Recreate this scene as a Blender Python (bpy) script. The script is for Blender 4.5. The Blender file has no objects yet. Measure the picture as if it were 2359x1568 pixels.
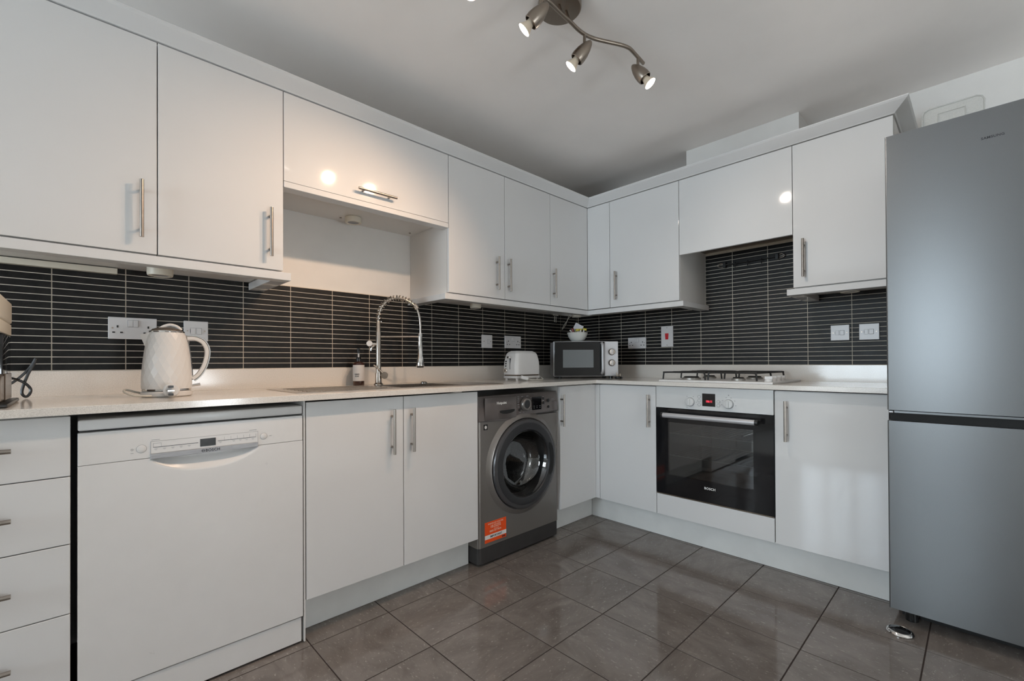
import bpy, bmesh, math, random
from mathutils import Vector, Matrix
random.seed(7)
C = bpy.context.scene.collection
PI = math.pi
R = math.radians

# ---------------------------------------------------------------- camera
scn = bpy.context.scene
cd = bpy.data.cameras.new('camera')
cam = bpy.data.objects.new('camera', cd)
C.objects.link(cam)
cr = Vector((0.72230028, -0.69156138, -0.0050168))
cu = Vector((-0.00054169, -0.00781985, 0.99996928))
cf = Vector((0.69157936, 0.72227537, 0.0060229))
cam.matrix_world = Matrix(((cr.x, cu.x, -cf.x, -2.98058661), (cr.y, cu.y, -cf.y, -2.29254942),
                           (cr.z, cu.z, -cf.z, 1.01373557), (0, 0, 0, 1)))
cd.sensor_width = 36.0
cd.lens = 1038.4529 / 2359 * 36.0
cd.shift_x = 6.0781 / 2359
cd.shift_y = 44.916 / 2359
cd.clip_start = 0.02
scn.camera = cam

# ---------------------------------------------------------------- light and exposure
scn.view_settings.view_transform = 'Standard'
scn.view_settings.look = 'None'
scn.view_settings.gamma = 1.0
scn.view_settings.use_curve_mapping = False
scn.view_settings.exposure = 0.43
LAMP_W = 20.0
LAMP_COL = (1.0, 0.68, 0.45)
WIN_W = 102.0
WIN_COL = (0.78, 0.90, 1.0)
SKY = 2.0

world = bpy.data.worlds.new('daylight_sky')
scn.world = world
world.use_nodes = True
wn = world.node_tree.nodes
wn['Background'].inputs['Color'].default_value = (0.72, 0.85, 1.0, 1)
wn['Background'].inputs['Strength'].default_value = SKY

ld = bpy.data.lights.new('unseen_window_daylight', 'AREA')  # area light outside the added window, standing in for daylight
ld.shape = 'RECTANGLE'
ld.size = 1.40
ld.size_y = 1.45
ld.energy = WIN_W
ld.color = WIN_COL
lo = bpy.data.objects.new('unseen_window_daylight', ld)
C.objects.link(lo)
lo.location = (-6.65, -0.98, 1.345)
lo.rotation_euler = (0, R(-90), 0)

FILL_GLOW = 15.5  # strength of the added fill lamp behind the camera
scn.cycles.max_bounces = 10
scn.cycles.diffuse_bounces = 6
scn.cycles.glossy_bounces = 5
scn.cycles.transmission_bounces = 8
scn.cycles.transparent_max_bounces = 12
scn.cycles.sample_clamp_indirect = 4.0
scn.cycles.caustics_reflective = False
scn.cycles.caustics_refractive = False


# ---------------------------------------------------------------- materials
def new_mat(name):
    m = bpy.data.materials.new(name)
    m.use_nodes = True
    nt = m.node_tree
    return m, nt, nt.nodes, nt.links, nt.nodes['Principled BSDF']


def pm(name, col, rough=0.4, metal=0.0, var=0.06, scale=18.0, bump=0.0, bscale=200.0, coat=0.0, rvar=0.05,
       stretch=None, ior=1.5):
    m, nt, N, L, b = new_mat(name)
    tc = N.new('ShaderNodeTexCoord')
    src = tc.outputs['Object']
    if stretch:
        mp = N.new('ShaderNodeMapping')
        mp.inputs['Scale'].default_value = stretch
        L.new(src, mp.inputs['Vector'])
        src = mp.outputs['Vector']
    n = N.new('ShaderNodeTexNoise')
    n.inputs['Scale'].default_value = scale
    n.inputs['Detail'].default_value = 5
    L.new(src, n.inputs['Vector'])
    r = N.new('ShaderNodeValToRGB')
    lo_ = [max(0.0, c * (1 - var)) for c in col]
    hi_ = [min(1.0, c * (1 + var)) for c in col]
    r.color_ramp.elements[0].position = 0.3
    r.color_ramp.elements[0].color = (*lo_, 1)
    r.color_ramp.elements[1].position = 0.7
    r.color_ramp.elements[1].color = (*hi_, 1)
    L.new(n.outputs['Fac'], r.inputs['Fac'])
    L.new(r.outputs['Color'], b.inputs['Base Color'])
    mr = N.new('ShaderNodeMapRange')
    mr.inputs['To Min'].default_value = max(0.02, rough * (1 - rvar))
    mr.inputs['To Max'].default_value = min(1.0, rough * (1 + rvar))
    L.new(n.outputs['Fac'], mr.inputs['Value'])
    L.new(mr.outputs['Result'], b.inputs['Roughness'])
    b.inputs['Metallic'].default_value = metal
    b.inputs['IOR'].default_value = ior
    b.inputs['Coat Weight'].default_value = coat
    b.inputs['Coat Roughness'].default_value = 0.08
    if bump > 0:
        n2 = N.new('ShaderNodeTexNoise')
        n2.inputs['Scale'].default_value = bscale
        n2.inputs['Detail'].default_value = 3
        L.new(src, n2.inputs['Vector'])
        bp = N.new('ShaderNodeBump')
        bp.inputs['Strength'].default_value = bump
        bp.inputs['Distance'].default_value = 0.002
        L.new(n2.outputs['Fac'], bp.inputs['Height'])
        L.new(bp.outputs['Normal'], b.inputs['Normal'])
    return m


def mat_floor_tile():
    m, nt, N, L, b = new_mat('polished_grey_floor_tile')
    tc = N.new('ShaderNodeTexCoord')
    oi = N.new('ShaderNodeObjectInfo')
    mul = N.new('ShaderNodeMath')
    mul.operation = 'MULTIPLY'
    mul.inputs[1].default_value = 37.0
    L.new(oi.outputs['Random'], mul.inputs[0])
    add = N.new('ShaderNodeVectorMath')
    add.operation = 'ADD'
    L.new(tc.outputs['Object'], add.inputs[0])
    L.new(mul.outputs[0], add.inputs[1])
    mp = N.new('ShaderNodeMapping')
    mp.inputs['Rotation'].default_value = (0, 0, 0.5)
    mp.inputs['Scale'].default_value = (1.0, 2.0, 1.0)
    L.new(add.outputs[0], mp.inputs['Vector'])
    n1 = N.new('ShaderNodeTexNoise')
    n1.inputs['Scale'].default_value = 5.0
    n1.inputs['Detail'].default_value = 9
    n1.inputs['Roughness'].default_value = 0.62
    n1.inputs['Distortion'].default_value = 0.8
    L.new(mp.outputs[0], n1.inputs['Vector'])
    r1 = N.new('ShaderNodeValToRGB')
    r1.color_ramp.elements[0].position = 0.34
    r1.color_ramp.elements[0].color = (0.138, 0.117, 0.104, 1)
    r1.color_ramp.elements[1].position = 0.72
    r1.color_ramp.elements[1].color = (0.215, 0.186, 0.168, 1)
    L.new(n1.outputs['Fac'], r1.inputs['Fac'])
    n2 = N.new('ShaderNodeTexNoise')
    n2.inputs['Scale'].default_value = 55.0
    n2.inputs['Detail'].default_value = 6
    n2.inputs['Roughness'].default_value = 0.7
    L.new(mp.outputs[0], n2.inputs['Vector'])
    r2 = N.new('ShaderNodeValToRGB')
    r2.color_ramp.elements[0].position = 0.585
    r2.color_ramp.elements[0].color = (0, 0, 0, 1)
    r2.color_ramp.elements[1].position = 0.72
    r2.color_ramp.elements[1].color = (1, 1, 1, 1)
    L.new(n2.outputs['Fac'], r2.inputs['Fac'])
    mx = N.new('ShaderNodeMix')
    mx.data_type = 'RGBA'
    L.new(r2.outputs['Color'], mx.inputs[0])
    L.new(r1.outputs['Color'], mx.inputs[6])
    mx.inputs[7].default_value = (0.36, 0.33, 0.30, 1)
    L.new(mx.outputs[2], b.inputs['Base Color'])
    mr = N.new('ShaderNodeMapRange')
    mr.inputs['To Min'].default_value = 0.05
    mr.inputs['To Max'].default_value = 0.13
    L.new(n1.outputs['Fac'], mr.inputs['Value'])
    L.new(mr.outputs['Result'], b.inputs['Roughness'])
    bp = N.new('ShaderNodeBump')
    bp.inputs['Strength'].default_value = 0.04
    bp.inputs['Distance'].default_value = 0.001
    L.new(n2.outputs['Fac'], bp.inputs['Height'])
    L.new(bp.outputs['Normal'], b.inputs['Normal'])
    return m


def mat_wall_tile():
    m, nt, N, L, b = new_mat('black_slate_effect_tile')
    tc = N.new('ShaderNodeTexCoord')
    oi = N.new('ShaderNodeObjectInfo')
    mul = N.new('ShaderNodeMath')
    mul.operation = 'MULTIPLY'
    mul.inputs[1].default_value = 53.0
    L.new(oi.outputs['Random'], mul.inputs[0])
    add = N.new('ShaderNodeVectorMath')
    add.operation = 'ADD'
    L.new(tc.outputs['Object'], add.inputs[0])
    L.new(mul.outputs[0], add.inputs[1])
    n1 = N.new('ShaderNodeTexNoise')
    n1.inputs['Scale'].default_value = 26.0
    n1.inputs['Detail'].default_value = 8
    n1.inputs['Roughness'].default_value = 0.65
    L.new(add.outputs[0], n1.inputs['Vector'])
    r1 = N.new('ShaderNodeValToRGB')
    r1.color_ramp.elements[0].position = 0.3
    r1.color_ramp.elements[0].color = (0.0032, 0.0030, 0.0030, 1)
    r1.color_ramp.elements[1].position = 0.75
    r1.color_ramp.elements[1].color = (0.019, 0.017, 0.016, 1)
    L.new(n1.outputs['Fac'], r1.inputs['Fac'])
    L.new(r1.outputs['Color'], b.inputs['Base Color'])
    b.inputs['Specular IOR Level'].default_value = 0.26
    mr = N.new('ShaderNodeMapRange')
    mr.inputs['To Min'].default_value = 0.36
    mr.inputs['To Max'].default_value = 0.55
    L.new(n1.outputs['Fac'], mr.inputs['Value'])
    L.new(mr.outputs['Result'], b.inputs['Roughness'])
    bp = N.new('ShaderNodeBump')
    bp.inputs['Strength'].default_value = 0.25
    bp.inputs['Distance'].default_value = 0.0012
    L.new(n1.outputs['Fac'], bp.inputs['Height'])
    L.new(bp.outputs['Normal'], b.inputs['Normal'])
    return m


def mat_quartz():
    m, nt, N, L, b = new_mat('pale_quartz')
    tc = N.new('ShaderNodeTexCoord')
    n1 = N.new('ShaderNodeTexNoise')
    n1.inputs['Scale'].default_value = 420.0
    n1.inputs['Detail'].default_value = 2
    L.new(tc.outputs['Object'], n1.inputs['Vector'])
    r1 = N.new('ShaderNodeValToRGB')
    r1.color_ramp.elements[0].position = 0.33
    r1.color_ramp.elements[0].color = (0.64, 0.60, 0.55, 1)
    r1.color_ramp.elements[1].position = 0.6
    r1.color_ramp.elements[1].color = (0.80, 0.76, 0.71, 1)
    L.new(n1.outputs['Fac'], r1.inputs['Fac'])
    L.new(r1.outputs['Color'], b.inputs['Base Color'])
    b.inputs['Roughness'].default_value = 0.12
    return m


def mat_see_through(name, tint, clear, rough=0.03, gloss_col=(1, 1, 1)):
    m, nt, N, L, b = new_mat(name)
    N.remove(b)
    out = [n for n in N if n.type == 'OUTPUT_MATERIAL'][0]
    t = N.new('ShaderNodeBsdfTransparent')
    t.inputs['Color'].default_value = (*tint, 1)
    g = N.new('ShaderNodeBsdfGlossy')
    g.inputs['Roughness'].default_value = rough
    g.inputs['Color'].default_value = (*gloss_col, 1)
    fr = N.new('ShaderNodeFresnel')
    fr.inputs['IOR'].default_value = 1.5
    mr = N.new('ShaderNodeMapRange')
    mr.inputs['To Min'].default_value = 1.0 - clear
    mr.inputs['To Max'].default_value = 1.0
    L.new(fr.outputs[0], mr.inputs['Value'])
    mx = N.new('ShaderNodeMixShader')
    L.new(mr.outputs['Result'], mx.inputs[0])
    L.new(t.outputs[0], mx.inputs[1])
    L.new(g.outputs[0], mx.inputs[2])
    L.new(mx.outputs[0], out.inputs['Surface'])
    return m


def mat_frosted(name, col, clear):
    m, nt, N, L, b = new_mat(name)
    out = [n for n in N if n.type == 'OUTPUT_MATERIAL'][0]
    b.inputs['Base Color'].default_value = (*col, 1)
    b.inputs['Roughness'].default_value = 0.25
    t = N.new('ShaderNodeBsdfTransparent')
    n = N.new('ShaderNodeTexNoise')
    n.inputs['Scale'].default_value = 30
    mr = N.new('ShaderNodeMapRange')
    mr.inputs['To Min'].default_value = 1 - clear - 0.05
    mr.inputs['To Max'].default_value = 1 - clear + 0.05
    L.new(n.outputs['Fac'], mr.inputs['Value'])
    mx = N.new('ShaderNodeMixShader')
    L.new(mr.outputs['Result'], mx.inputs[0])
    L.new(t.outputs[0], mx.inputs[1])
    L.new(b.outputs[0], mx.inputs[2])
    L.new(mx.outputs[0], out.inputs['Surface'])
    return m


def mat_emit(name, col, strength):
    m, nt, N, L, b = new_mat(name)
    b.inputs['Base Color'].default_value = (*col, 1)
    b.inputs['Emission Color'].default_value = (*col, 1)
    b.inputs['Emission Strength'].default_value = strength
    return m


M = {}
M['gloss_white'] = pm('white_gloss_lacquer', (0.72, 0.715, 0.71), 0.06, var=0.012, scale=2.0, rvar=0.15)
M['satin_white'] = pm('white_satin_board', (0.72, 0.70, 0.675), 0.35, var=0.02, scale=5)
M['plinth'] = pm('white_plinth_board', (0.78, 0.78, 0.76), 0.3, var=0.05, scale=7)
M['paint'] = pm('white_wall_paint', (0.80, 0.785, 0.76), 0.75, var=0.02, scale=9, bump=0.05, bscale=260)
M['ceil'] = pm('white_ceiling_paint', (0.92, 0.88, 0.85), 0.8, var=0.02, scale=4, bump=0.05, bscale=300)
M['quartz'] = mat_quartz()
M['ftile'] = mat_floor_tile()
M['wtile'] = mat_wall_tile()
M['fgrout'] = pm('dark_floor_grout', (0.035, 0.022, 0.018), 0.9, var=0.2, scale=60)
M['wgrout'] = pm('cream_wall_grout', (0.70, 0.63, 0.53), 0.85, var=0.1, scale=40)
M['handle'] = pm('dark_brushed_steel', (0.36, 0.32, 0.285), 0.34, 1.0, var=0.06, scale=60)
M['steel'] = pm('brushed_steel', (0.52, 0.47, 0.42), 0.24, 1.0, var=0.06, scale=60)
M['chrome'] = pm('chrome', (0.80, 0.78, 0.76), 0.10, 1.0, var=0.02)
M['nickel'] = pm('satin_nickel', (0.33, 0.28, 0.235), 0.34, 1.0, var=0.06)
M['sinksteel'] = pm('sink_steel', (0.62, 0.57, 0.52), 0.22, 1.0, var=0.05, scale=90)
M['black'] = pm('black_plastic', (0.012, 0.012, 0.012), 0.3, var=0.1)
M['blackmat'] = pm('black_matt', (0.010, 0.010, 0.010), 0.75, var=0.1)
M['blackgloss'] = pm('black_glass', (0.008, 0.008, 0.009), 0.06, var=0.05)
M['iron'] = pm('black_cast_iron', (0.018, 0.017, 0.016), 0.5, var=0.2, bump=0.1)
M['alu'] = pm('burner_aluminium', (0.42, 0.40, 0.37), 0.45, 0.8, var=0.1)
M['appl_white'] = pm('white_enamel', (0.74, 0.73, 0.72), 0.28, var=0.01)
M['appl_grey'] = pm('light_grey_print', (0.42, 0.42, 0.43), 0.5, var=0.03)
M['dw_strip'] = pm('brushed_silver_strip', (0.36, 0.36, 0.37), 0.45, 0.5, var=0.10, scale=40, stretch=(1, 1, 8))
M['oven_white'] = pm('oven_white_panel', (0.66, 0.665, 0.66), 0.3, var=0.015)
M['wm_body'] = pm('graphite_metallic_paint', (0.225, 0.205, 0.19), 0.32, 0.55, var=0.06, scale=500, coat=0.3)
M['wm_panel'] = pm('graphite_gloss_panel', (0.135, 0.115, 0.108), 0.25, 0.25, var=0.05, coat=0.3)
M['wm_dark'] = pm('dark_grey_plastic', (0.026, 0.026, 0.028), 0.42, 0.0, var=0.08)
M['wm_kick'] = pm('charcoal_plastic', (0.035, 0.032, 0.031), 0.45, var=0.1)
M['wm_ring'] = pm('smoked_grey_ring', (0.075, 0.073, 0.075), 0.26, 0.2, var=0.05)
M['drum'] = pm('drum_steel', (0.20, 0.19, 0.18), 0.32, 1.0, var=0.5, scale=160, rvar=0.4)
M['rubber'] = pm('grey_rubber', (0.06, 0.06, 0.062), 0.5, var=0.1)
M['fridge'] = pm('silver_grey_steel', (0.18, 0.185, 0.188), 0.36, 0.65, var=0.06, scale=700, rvar=0.08)
M['fridge_side'] = pm('fridge_side_grey', (0.22, 0.22, 0.225), 0.5, 0.2, var=0.05)
M['sock'] = pm('white_socket_plastic', (0.72, 0.70, 0.70), 0.3, var=0.01)
M['cream'] = pm('cream_plastic', (0.70, 0.65, 0.55), 0.4, var=0.03)
M['kettle'] = pm('kettle_white', (0.74, 0.725, 0.71), 0.28, var=0.01)
M['cable_w'] = pm('white_cable', (0.68, 0.65, 0.58), 0.45, var=0.03)
M['amber'] = pm('amber_bottle', (0.045, 0.012, 0.006), 0.08, var=0.2, coat=0.5)
M['label'] = pm('paper_label', (0.70, 0.67, 0.65), 0.6, var=0.02)
M['orange'] = pm('orange_sticker', (0.85, 0.085, 0.01), 0.4, var=0.03)
M['red'] = pm('red_rocker', (0.62, 0.02, 0.03), 0.3, var=0.05)
M['yellow'] = pm('yellow_wrap', (0.62, 0.52, 0.08), 0.4, var=0.1)
M['redwrap'] = pm('dark_red_wrap', (0.17, 0.03, 0.025), 0.4, var=0.2)
M['greenwrap'] = pm('sage_wrap', (0.20, 0.26, 0.18), 0.4, var=0.2)
M['whitewrap'] = pm('white_sachet_paper', (0.66, 0.66, 0.70), 0.5, var=0.05)
M['darkwrap'] = pm('dark_brown_wrap', (0.02, 0.012, 0.01), 0.35, var=0.2)
M['text_white'] = pm('white_print', (0.80, 0.79, 0.77), 0.5, var=0.01)
M['text_dark'] = pm('dark_print', (0.03, 0.03, 0.035), 0.5, var=0.05)
M['text_grey'] = pm('grey_print', (0.30, 0.30, 0.31), 0.5, var=0.03)
M['text_orange'] = pm('pale_orange_print', (0.85, 0.55, 0.42), 0.5, var=0.03)
M['mw_silver'] = pm('microwave_silver', (0.55, 0.54, 0.55), 0.35, 0.35, var=0.02)
M['mw_mesh'] = pm('microwave_window_mesh', (0.155, 0.165, 0.17), 0.35, 0.0, var=0.10, scale=700)
M['bowl'] = pm('white_china', (0.72, 0.72, 0.68), 0.15, var=0.01)
M['brown_metal'] = pm('bronze_grey_plastic', (0.16, 0.12, 0.09), 0.25, 0.5, var=0.1)
M['bulb'] = mat_emit('lit_lamp_glass', (1.0, 0.90, 0.78), 28.0)
M['bulb_neck'] = pm('lamp_ceramic', (0.75, 0.62, 0.48), 0.4, var=0.02)
M['fill_glow'] = mat_emit('fill_glow_paper', (0.86, 0.94, 1.0), FILL_GLOW)  # glow of the added lamp, brightens ceiling and doors from out of view
M['led_red'] = mat_emit('red_led', (1.0, 0.03, 0.06), 1.3)
M['oven_glass'] = mat_see_through('dark_oven_glass', (0.55, 0.58, 0.60), 0.95, 0.02)
M['door_glass'] = mat_see_through('clear_porthole_glass', (0.62, 0.64, 0.66), 0.92, 0.015)
M['pane'] = mat_see_through('window_glass', (0.97, 0.98, 0.98), 0.97, 0.01)
M['cavity'] = pm('oven_enamel', (0.085, 0.092, 0.098), 0.35, var=0.1)
M['wire'] = pm('oven_wire', (0.50, 0.50, 0.50), 0.35, 0.9, var=0.05)
M['tub'] = mat_frosted('translucent_polypropylene', (0.72, 0.73, 0.70), 0.55)
M['bounce_carpet'] = pm('pale_bounce_carpet', (0.72, 0.70, 0.66), 0.95, var=0.15, scale=90)
M['frame'] = pm('white_window_frame', (0.75, 0.75, 0.74), 0.35, var=0.01)

# ---------------------------------------------------------------- mesh helpers
ORG = {}


def BM():
    return bmesh.new()


def box(bm, x0, x1, y0, y1, z0, z1, bev=0.0, seg=1):
    x0, x1 = min(x0, x1), max(x0, x1)
    y0, y1 = min(y0, y1), max(y0, y1)
    z0, z1 = min(z0, z1), max(z0, z1)
    v = [bm.verts.new(p) for p in ((x0, y0, z0), (x1, y0, z0), (x1, y1, z0), (x0, y1, z0),
                                   (x0, y0, z1), (x1, y0, z1), (x1, y1, z1), (x0, y1, z1))]
    fs = [bm.faces.new([v[i] for i in q]) for q in ((3, 2, 1, 0), (4, 5, 6, 7), (0, 1, 5, 4), (1, 2, 6, 5), (2, 3, 7, 6), (3, 0, 4, 7))]
    if bev > 0:
        es = list({e for f in fs for e in f.edges})
        bmesh.ops.bevel(bm, geom=es, offset=bev, segments=seg, affect='EDGES', profile=0.5)
    return v


def bevel_edges(bm, test, bev, seg=3):
    es = [e for e in bm.edges if test(e)]
    bmesh.ops.bevel(bm, geom=es, offset=bev, segments=seg, affect='EDGES', profile=0.5)


def cyl(bm, p0, p1, r0, r1=None, seg=20, caps=True):
    r1 = r0 if r1 is None else r1
    p0, p1 = Vector(p0), Vector(p1)
    d = (p1 - p0).normalized()
    a = d.orthogonal().normalized()
    b = d.cross(a)
    A = [bm.verts.new(p0 + (a * math.cos(t) + b * math.sin(t)) * r0) for t in [2 * PI * i / seg for i in range(seg)]]
    B = [bm.verts.new(p1 + (a * math.cos(t) + b * math.sin(t)) * r1) for t in [2 * PI * i / seg for i in range(seg)]]
    for i in range(seg):
        j = (i + 1) % seg
        bm.faces.new((A[i], A[j], B[j], B[i]))
    if caps:
        bm.faces.new(list(reversed(A)))
        bm.faces.new(B)


def tube(bm, pts, r, seg=8, caps=True):
    pts = [Vector(p) for p in pts]
    n = len(pts)
    tang = [(pts[min(i + 1, n - 1)] - pts[max(i - 1, 0)]).normalized() for i in range(n)]
    a = tang[0].orthogonal().normalized()
    rings = []
    for i in range(n):
        a = (a - tang[i] * a.dot(tang[i]))
        a = a.normalized() if a.length > 1e-6 else tang[i].orthogonal().normalized()
        b = tang[i].cross(a)
        rr = r[i] if isinstance(r, (list, tuple)) else r
        rings.append([bm.verts.new(pts[i] + (a * math.cos(t) + b * math.sin(t)) * rr) for t in [2 * PI * k / seg for k in range(seg)]])
    for i in range(n - 1):
        for k in range(seg):
            j = (k + 1) % seg
            bm.faces.new((rings[i][k], rings[i][j], rings[i + 1][j], rings[i + 1][k]))
    if caps:
        bm.faces.new(list(reversed(rings[0])))
        bm.faces.new(rings[-1])


def spline(pts, n=8):
    pts = [Vector(p) for p in pts]
    out = []
    for i in range(len(pts) - 1):
        p0 = pts[max(i - 1, 0)]
        p1, p2 = pts[i], pts[i + 1]
        p3 = pts[min(i + 2, len(pts) - 1)]
        for k in range(n):
            t = k / n
            out.append(0.5 * ((2 * p1) + (p2 - p0) * t + (2 * p0 - 5 * p1 + 4 * p2 - p3) * t * t + (3 * p1 - p0 - 3 * p2 + p3) * t ** 3))
    out.append(pts[-1])
    return out


def lathe(bm, prof, origin=(0, 0, 0), axis=(0, 0, 1), seg=32, mod=None):
    o = Vector(origin)
    d = Vector(axis).normalized()
    a = Vector((1, 0, 0)) if abs(d.x) < 0.9 else Vector((0, 1, 0))
    a = (a - d * a.dot(d)).normalized()
    b = d.cross(a)
    rings = []
    for j, (r, h) in enumerate(prof):
        if r < 1e-6:
            rings.append([bm.verts.new(o + d * h)])
        else:
            rg = []
            for i in range(seg):
                t = 2 * PI * i / seg
                rr = r + (mod(i, j) if mod else 0)
                rg.append(bm.verts.new(o + d * h + (a * math.cos(t) + b * math.sin(t)) * rr))
            rings.append(rg)
    for j in range(len(prof) - 1):
        A, B = rings[j], rings[j + 1]
        for i in range(seg):
            k = (i + 1) % seg
            if len(A) == 1 and len(B) == 1:
                continue
            if len(A) == 1:
                bm.faces.new((A[0], B[k], B[i]))
            elif len(B) == 1:
                bm.faces.new((A[i], A[k], B[0]))
            else:
                bm.faces.new((A[i], A[k], B[k], B[i]))


def prism(bm, poly, fn0, fn1):
    """poly of 2D points; fn0/fn1 map a 2D point to the two end faces."""
    A = [bm.verts.new(fn0(p)) for p in poly]
    B = [bm.verts.new(fn1(p)) for p in poly]
    n = len(poly)
    bm.faces.new(A)
    bm.faces.new(list(reversed(B)))
    for i in range(n):
        j = (i + 1) % n
        bm.faces.new((A[j], A[i], B[i], B[j]))


def cells(bm, xs, ys, keep, z0, z1):
    V = {}

    def v(i, j, k):
        if (i, j, k) not in V:
            V[(i, j, k)] = bm.verts.new((xs[i], ys[j], (z0, z1)[k]))
        return V[(i, j, k)]
    nx, ny = len(xs) - 1, len(ys) - 1
    K = {(i, j) for i in range(nx) for j in range(ny) if keep(i, j)}
    for (i, j) in K:
        bm.faces.new((v(i, j, 1), v(i + 1, j, 1), v(i + 1, j + 1, 1), v(i, j + 1, 1)))
        bm.faces.new((v(i, j + 1, 0), v(i + 1, j + 1, 0), v(i + 1, j, 0), v(i, j, 0)))
        if (i - 1, j) not in K:
            bm.faces.new((v(i, j, 0), v(i, j, 1), v(i, j + 1, 1), v(i, j + 1, 0)))
        if (i + 1, j) not in K:
            bm.faces.new((v(i + 1, j + 1, 0), v(i + 1, j + 1, 1), v(i + 1, j, 1), v(i + 1, j, 0)))
        if (i, j - 1) not in K:
            bm.faces.new((v(i + 1, j, 0), v(i + 1, j, 1), v(i, j, 1), v(i, j, 0)))
        if (i, j + 1) not in K:
            bm.faces.new((v(i, j + 1, 0), v(i, j + 1, 1), v(i + 1, j + 1, 1), v(i + 1, j + 1, 0)))


def finish(bm, name, mat, smooth=False):
    bmesh.ops.recalc_face_normals(bm, faces=bm.faces)
    vs = bm.verts
    lo_ = Vector((min(v.co.x for v in vs), min(v.co.y for v in vs), min(v.co.z for v in vs)))
    hi_ = Vector((max(v.co.x for v in vs), max(v.co.y for v in vs), max(v.co.z for v in vs)))
    c = (lo_ + hi_) / 2
    bmesh.ops.translate(bm, verts=bm.verts, vec=-c)
    me = bpy.data.meshes.new(name)
    bm.to_mesh(me)
    bm.free()
    for m in (mat if isinstance(mat, (list, tuple)) else [mat]):
        me.materials.append(m)
    if smooth:
        for p in me.polygons:
            p.use_smooth = True
        me.set_sharp_from_angle(angle=R(smooth if smooth is not True else 38))
    return me, c


def link_mesh(name, me, c, parent=None):
    o = bpy.data.objects.new(name, me)
    C.objects.link(o)
    if parent:
        o.parent = parent
        o.location = c - ORG[parent.name]
    else:
        o.location = c
    ORG[o.name] = c
    return o


def part(parent, name, bm, mat, smooth=False, label=None, kind=None):
    me, c = finish(bm, name, mat, smooth)
    o = link_mesh(name, me, c, parent)
    if label:
        o['label'] = label
    if kind:
        o['kind'] = kind
    return o


def thing(name, label, cat, loc=(0, 0, 0), rotz=0, group=None, local=False):
    o = bpy.data.objects.new(name, None)
    C.objects.link(o)
    o.empty_display_size = 0.05
    o.location = loc
    o.rotation_euler = (0, 0, rotz)
    o['label'] = label
    o['category'] = cat
    if group:
        o['group'] = group
    ORG[o.name] = Vector((0, 0, 0)) if (local or rotz) else Vector(loc)
    return o


def solo(name, bm, mat, label, cat, group=None, smooth=False):
    me, c = finish(bm, name, mat, smooth)
    o = link_mesh(name, me, c)
    o['label'] = label
    o['category'] = cat
    if group:
        o['group'] = group
    return o


def struct(name, bm, mat, parent=None, smooth=False):
    me, c = finish(bm, name, mat, smooth)
    o = link_mesh(name, me, c, parent)
    if parent is None:
        o['kind'] = 'structure'
    return o


TXT = {}


def text_bm(body, size, origin, right, up, depth=0.0004, align='CENTER', bold=0.0, spacing=1.0):
    """Lettering as geometry; origin is the middle of the baseline."""
    cu_ = bpy.data.curves.new('lettering', 'FONT')
    cu_.body = body
    cu_.size = size
    cu_.align_x = align
    cu_.extrude = depth / 2
    cu_.offset = bold
    cu_.space_character = spacing
    cu_.resolution_u = 3
    ob = bpy.data.objects.new('lettering', cu_)
    me = bpy.data.meshes.new_from_object(ob)
    bm = bmesh.new()
    bm.from_mesh(me)
    bpy.data.objects.remove(ob)
    bpy.data.meshes.remove(me)
    bpy.data.curves.remove(cu_)
    r_, u_ = Vector(right).normalized(), Vector(up).normalized()
    n_ = r_.cross(u_)
    o_ = Vector(origin)
    for v in bm.verts:
        p = v.co.copy()
        v.co = o_ + r_ * p.x + u_ * p.y + n_ * (p.z + depth / 2)
    return bm


RA, RB, UP = (1, 0, 0), (0, -1, 0), (0, 0, 1)

# ================================================================ key dimensions (metres)
CEIL = 2.337
F = 0.584            # base door face
WD = 0.379           # wall-unit door face
WT, WTB = 0.902, 0.880   # worktop top / underside
ZB, ZT = 0.148, 0.8738   # base doors
WB_, WTP = 1.382, 2.101  # wall doors
PEL0, PEL1 = 1.347, 1.378
XL = -6.50
YN = -4.50

# ================================================================ room shell
bm = BM(); box(bm, XL - 0.1, 0.1, YN - 0.1, 0.1, -0.10, -0.0015)
floor = struct('floor', bm, M['fgrout'])
bm = BM(); box(bm, XL - 0.1, 0.1, YN - 0.1, 0.1, CEIL, CEIL + 0.1)
struct('ceiling', bm, M['ceil'])
bm = BM(); box(bm, XL - 0.1, 0.1, 0, 0.1, 0, CEIL)
wall_left = struct('wall_left', bm, M['paint'])
bm = BM(); box(bm, 0, 0.1, YN, 0, 0, CEIL)
wall_right = struct('wall_right', bm, M['paint'])
bm = BM(); box(bm, XL - 0.1, 0.1, YN - 0.1, YN, 0, CEIL)
struct('wall_rear', bm, M['paint'])
# wall behind the camera; its unseen window is added to bring in daylight
wy0, wy1, wz0, wz1 = -1.71, -0.25, 0.59, 2.10
bm = BM()
box(bm, XL - 0.1, XL, YN, wy0, 0, CEIL)
box(bm, XL - 0.1, XL, wy1, 0, 0, CEIL)
box(bm, XL - 0.1, XL, wy0, wy1, 0, wz0)
box(bm, XL - 0.1, XL, wy0, wy1, wz1, CEIL)
struct('wall_front', bm, M['paint'])
bm = BM()
fx0, fx1 = XL - 0.075, XL - 0.025
box(bm, fx0, fx1, wy0, wy1, wz0, wz0 + 0.05)
box(bm, fx0, fx1, wy0, wy1, wz1 - 0.05, wz1)
for k in range(5):
    yy = wy0 + 0.03 + (wy1 - wy0 - 0.06) * k / 4
    box(bm, fx0, fx1, yy - 0.03, yy + 0.03, wz0 + 0.05, wz1 - 0.05)
win = struct('unseen_window_1', bm, M['frame'])
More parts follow.
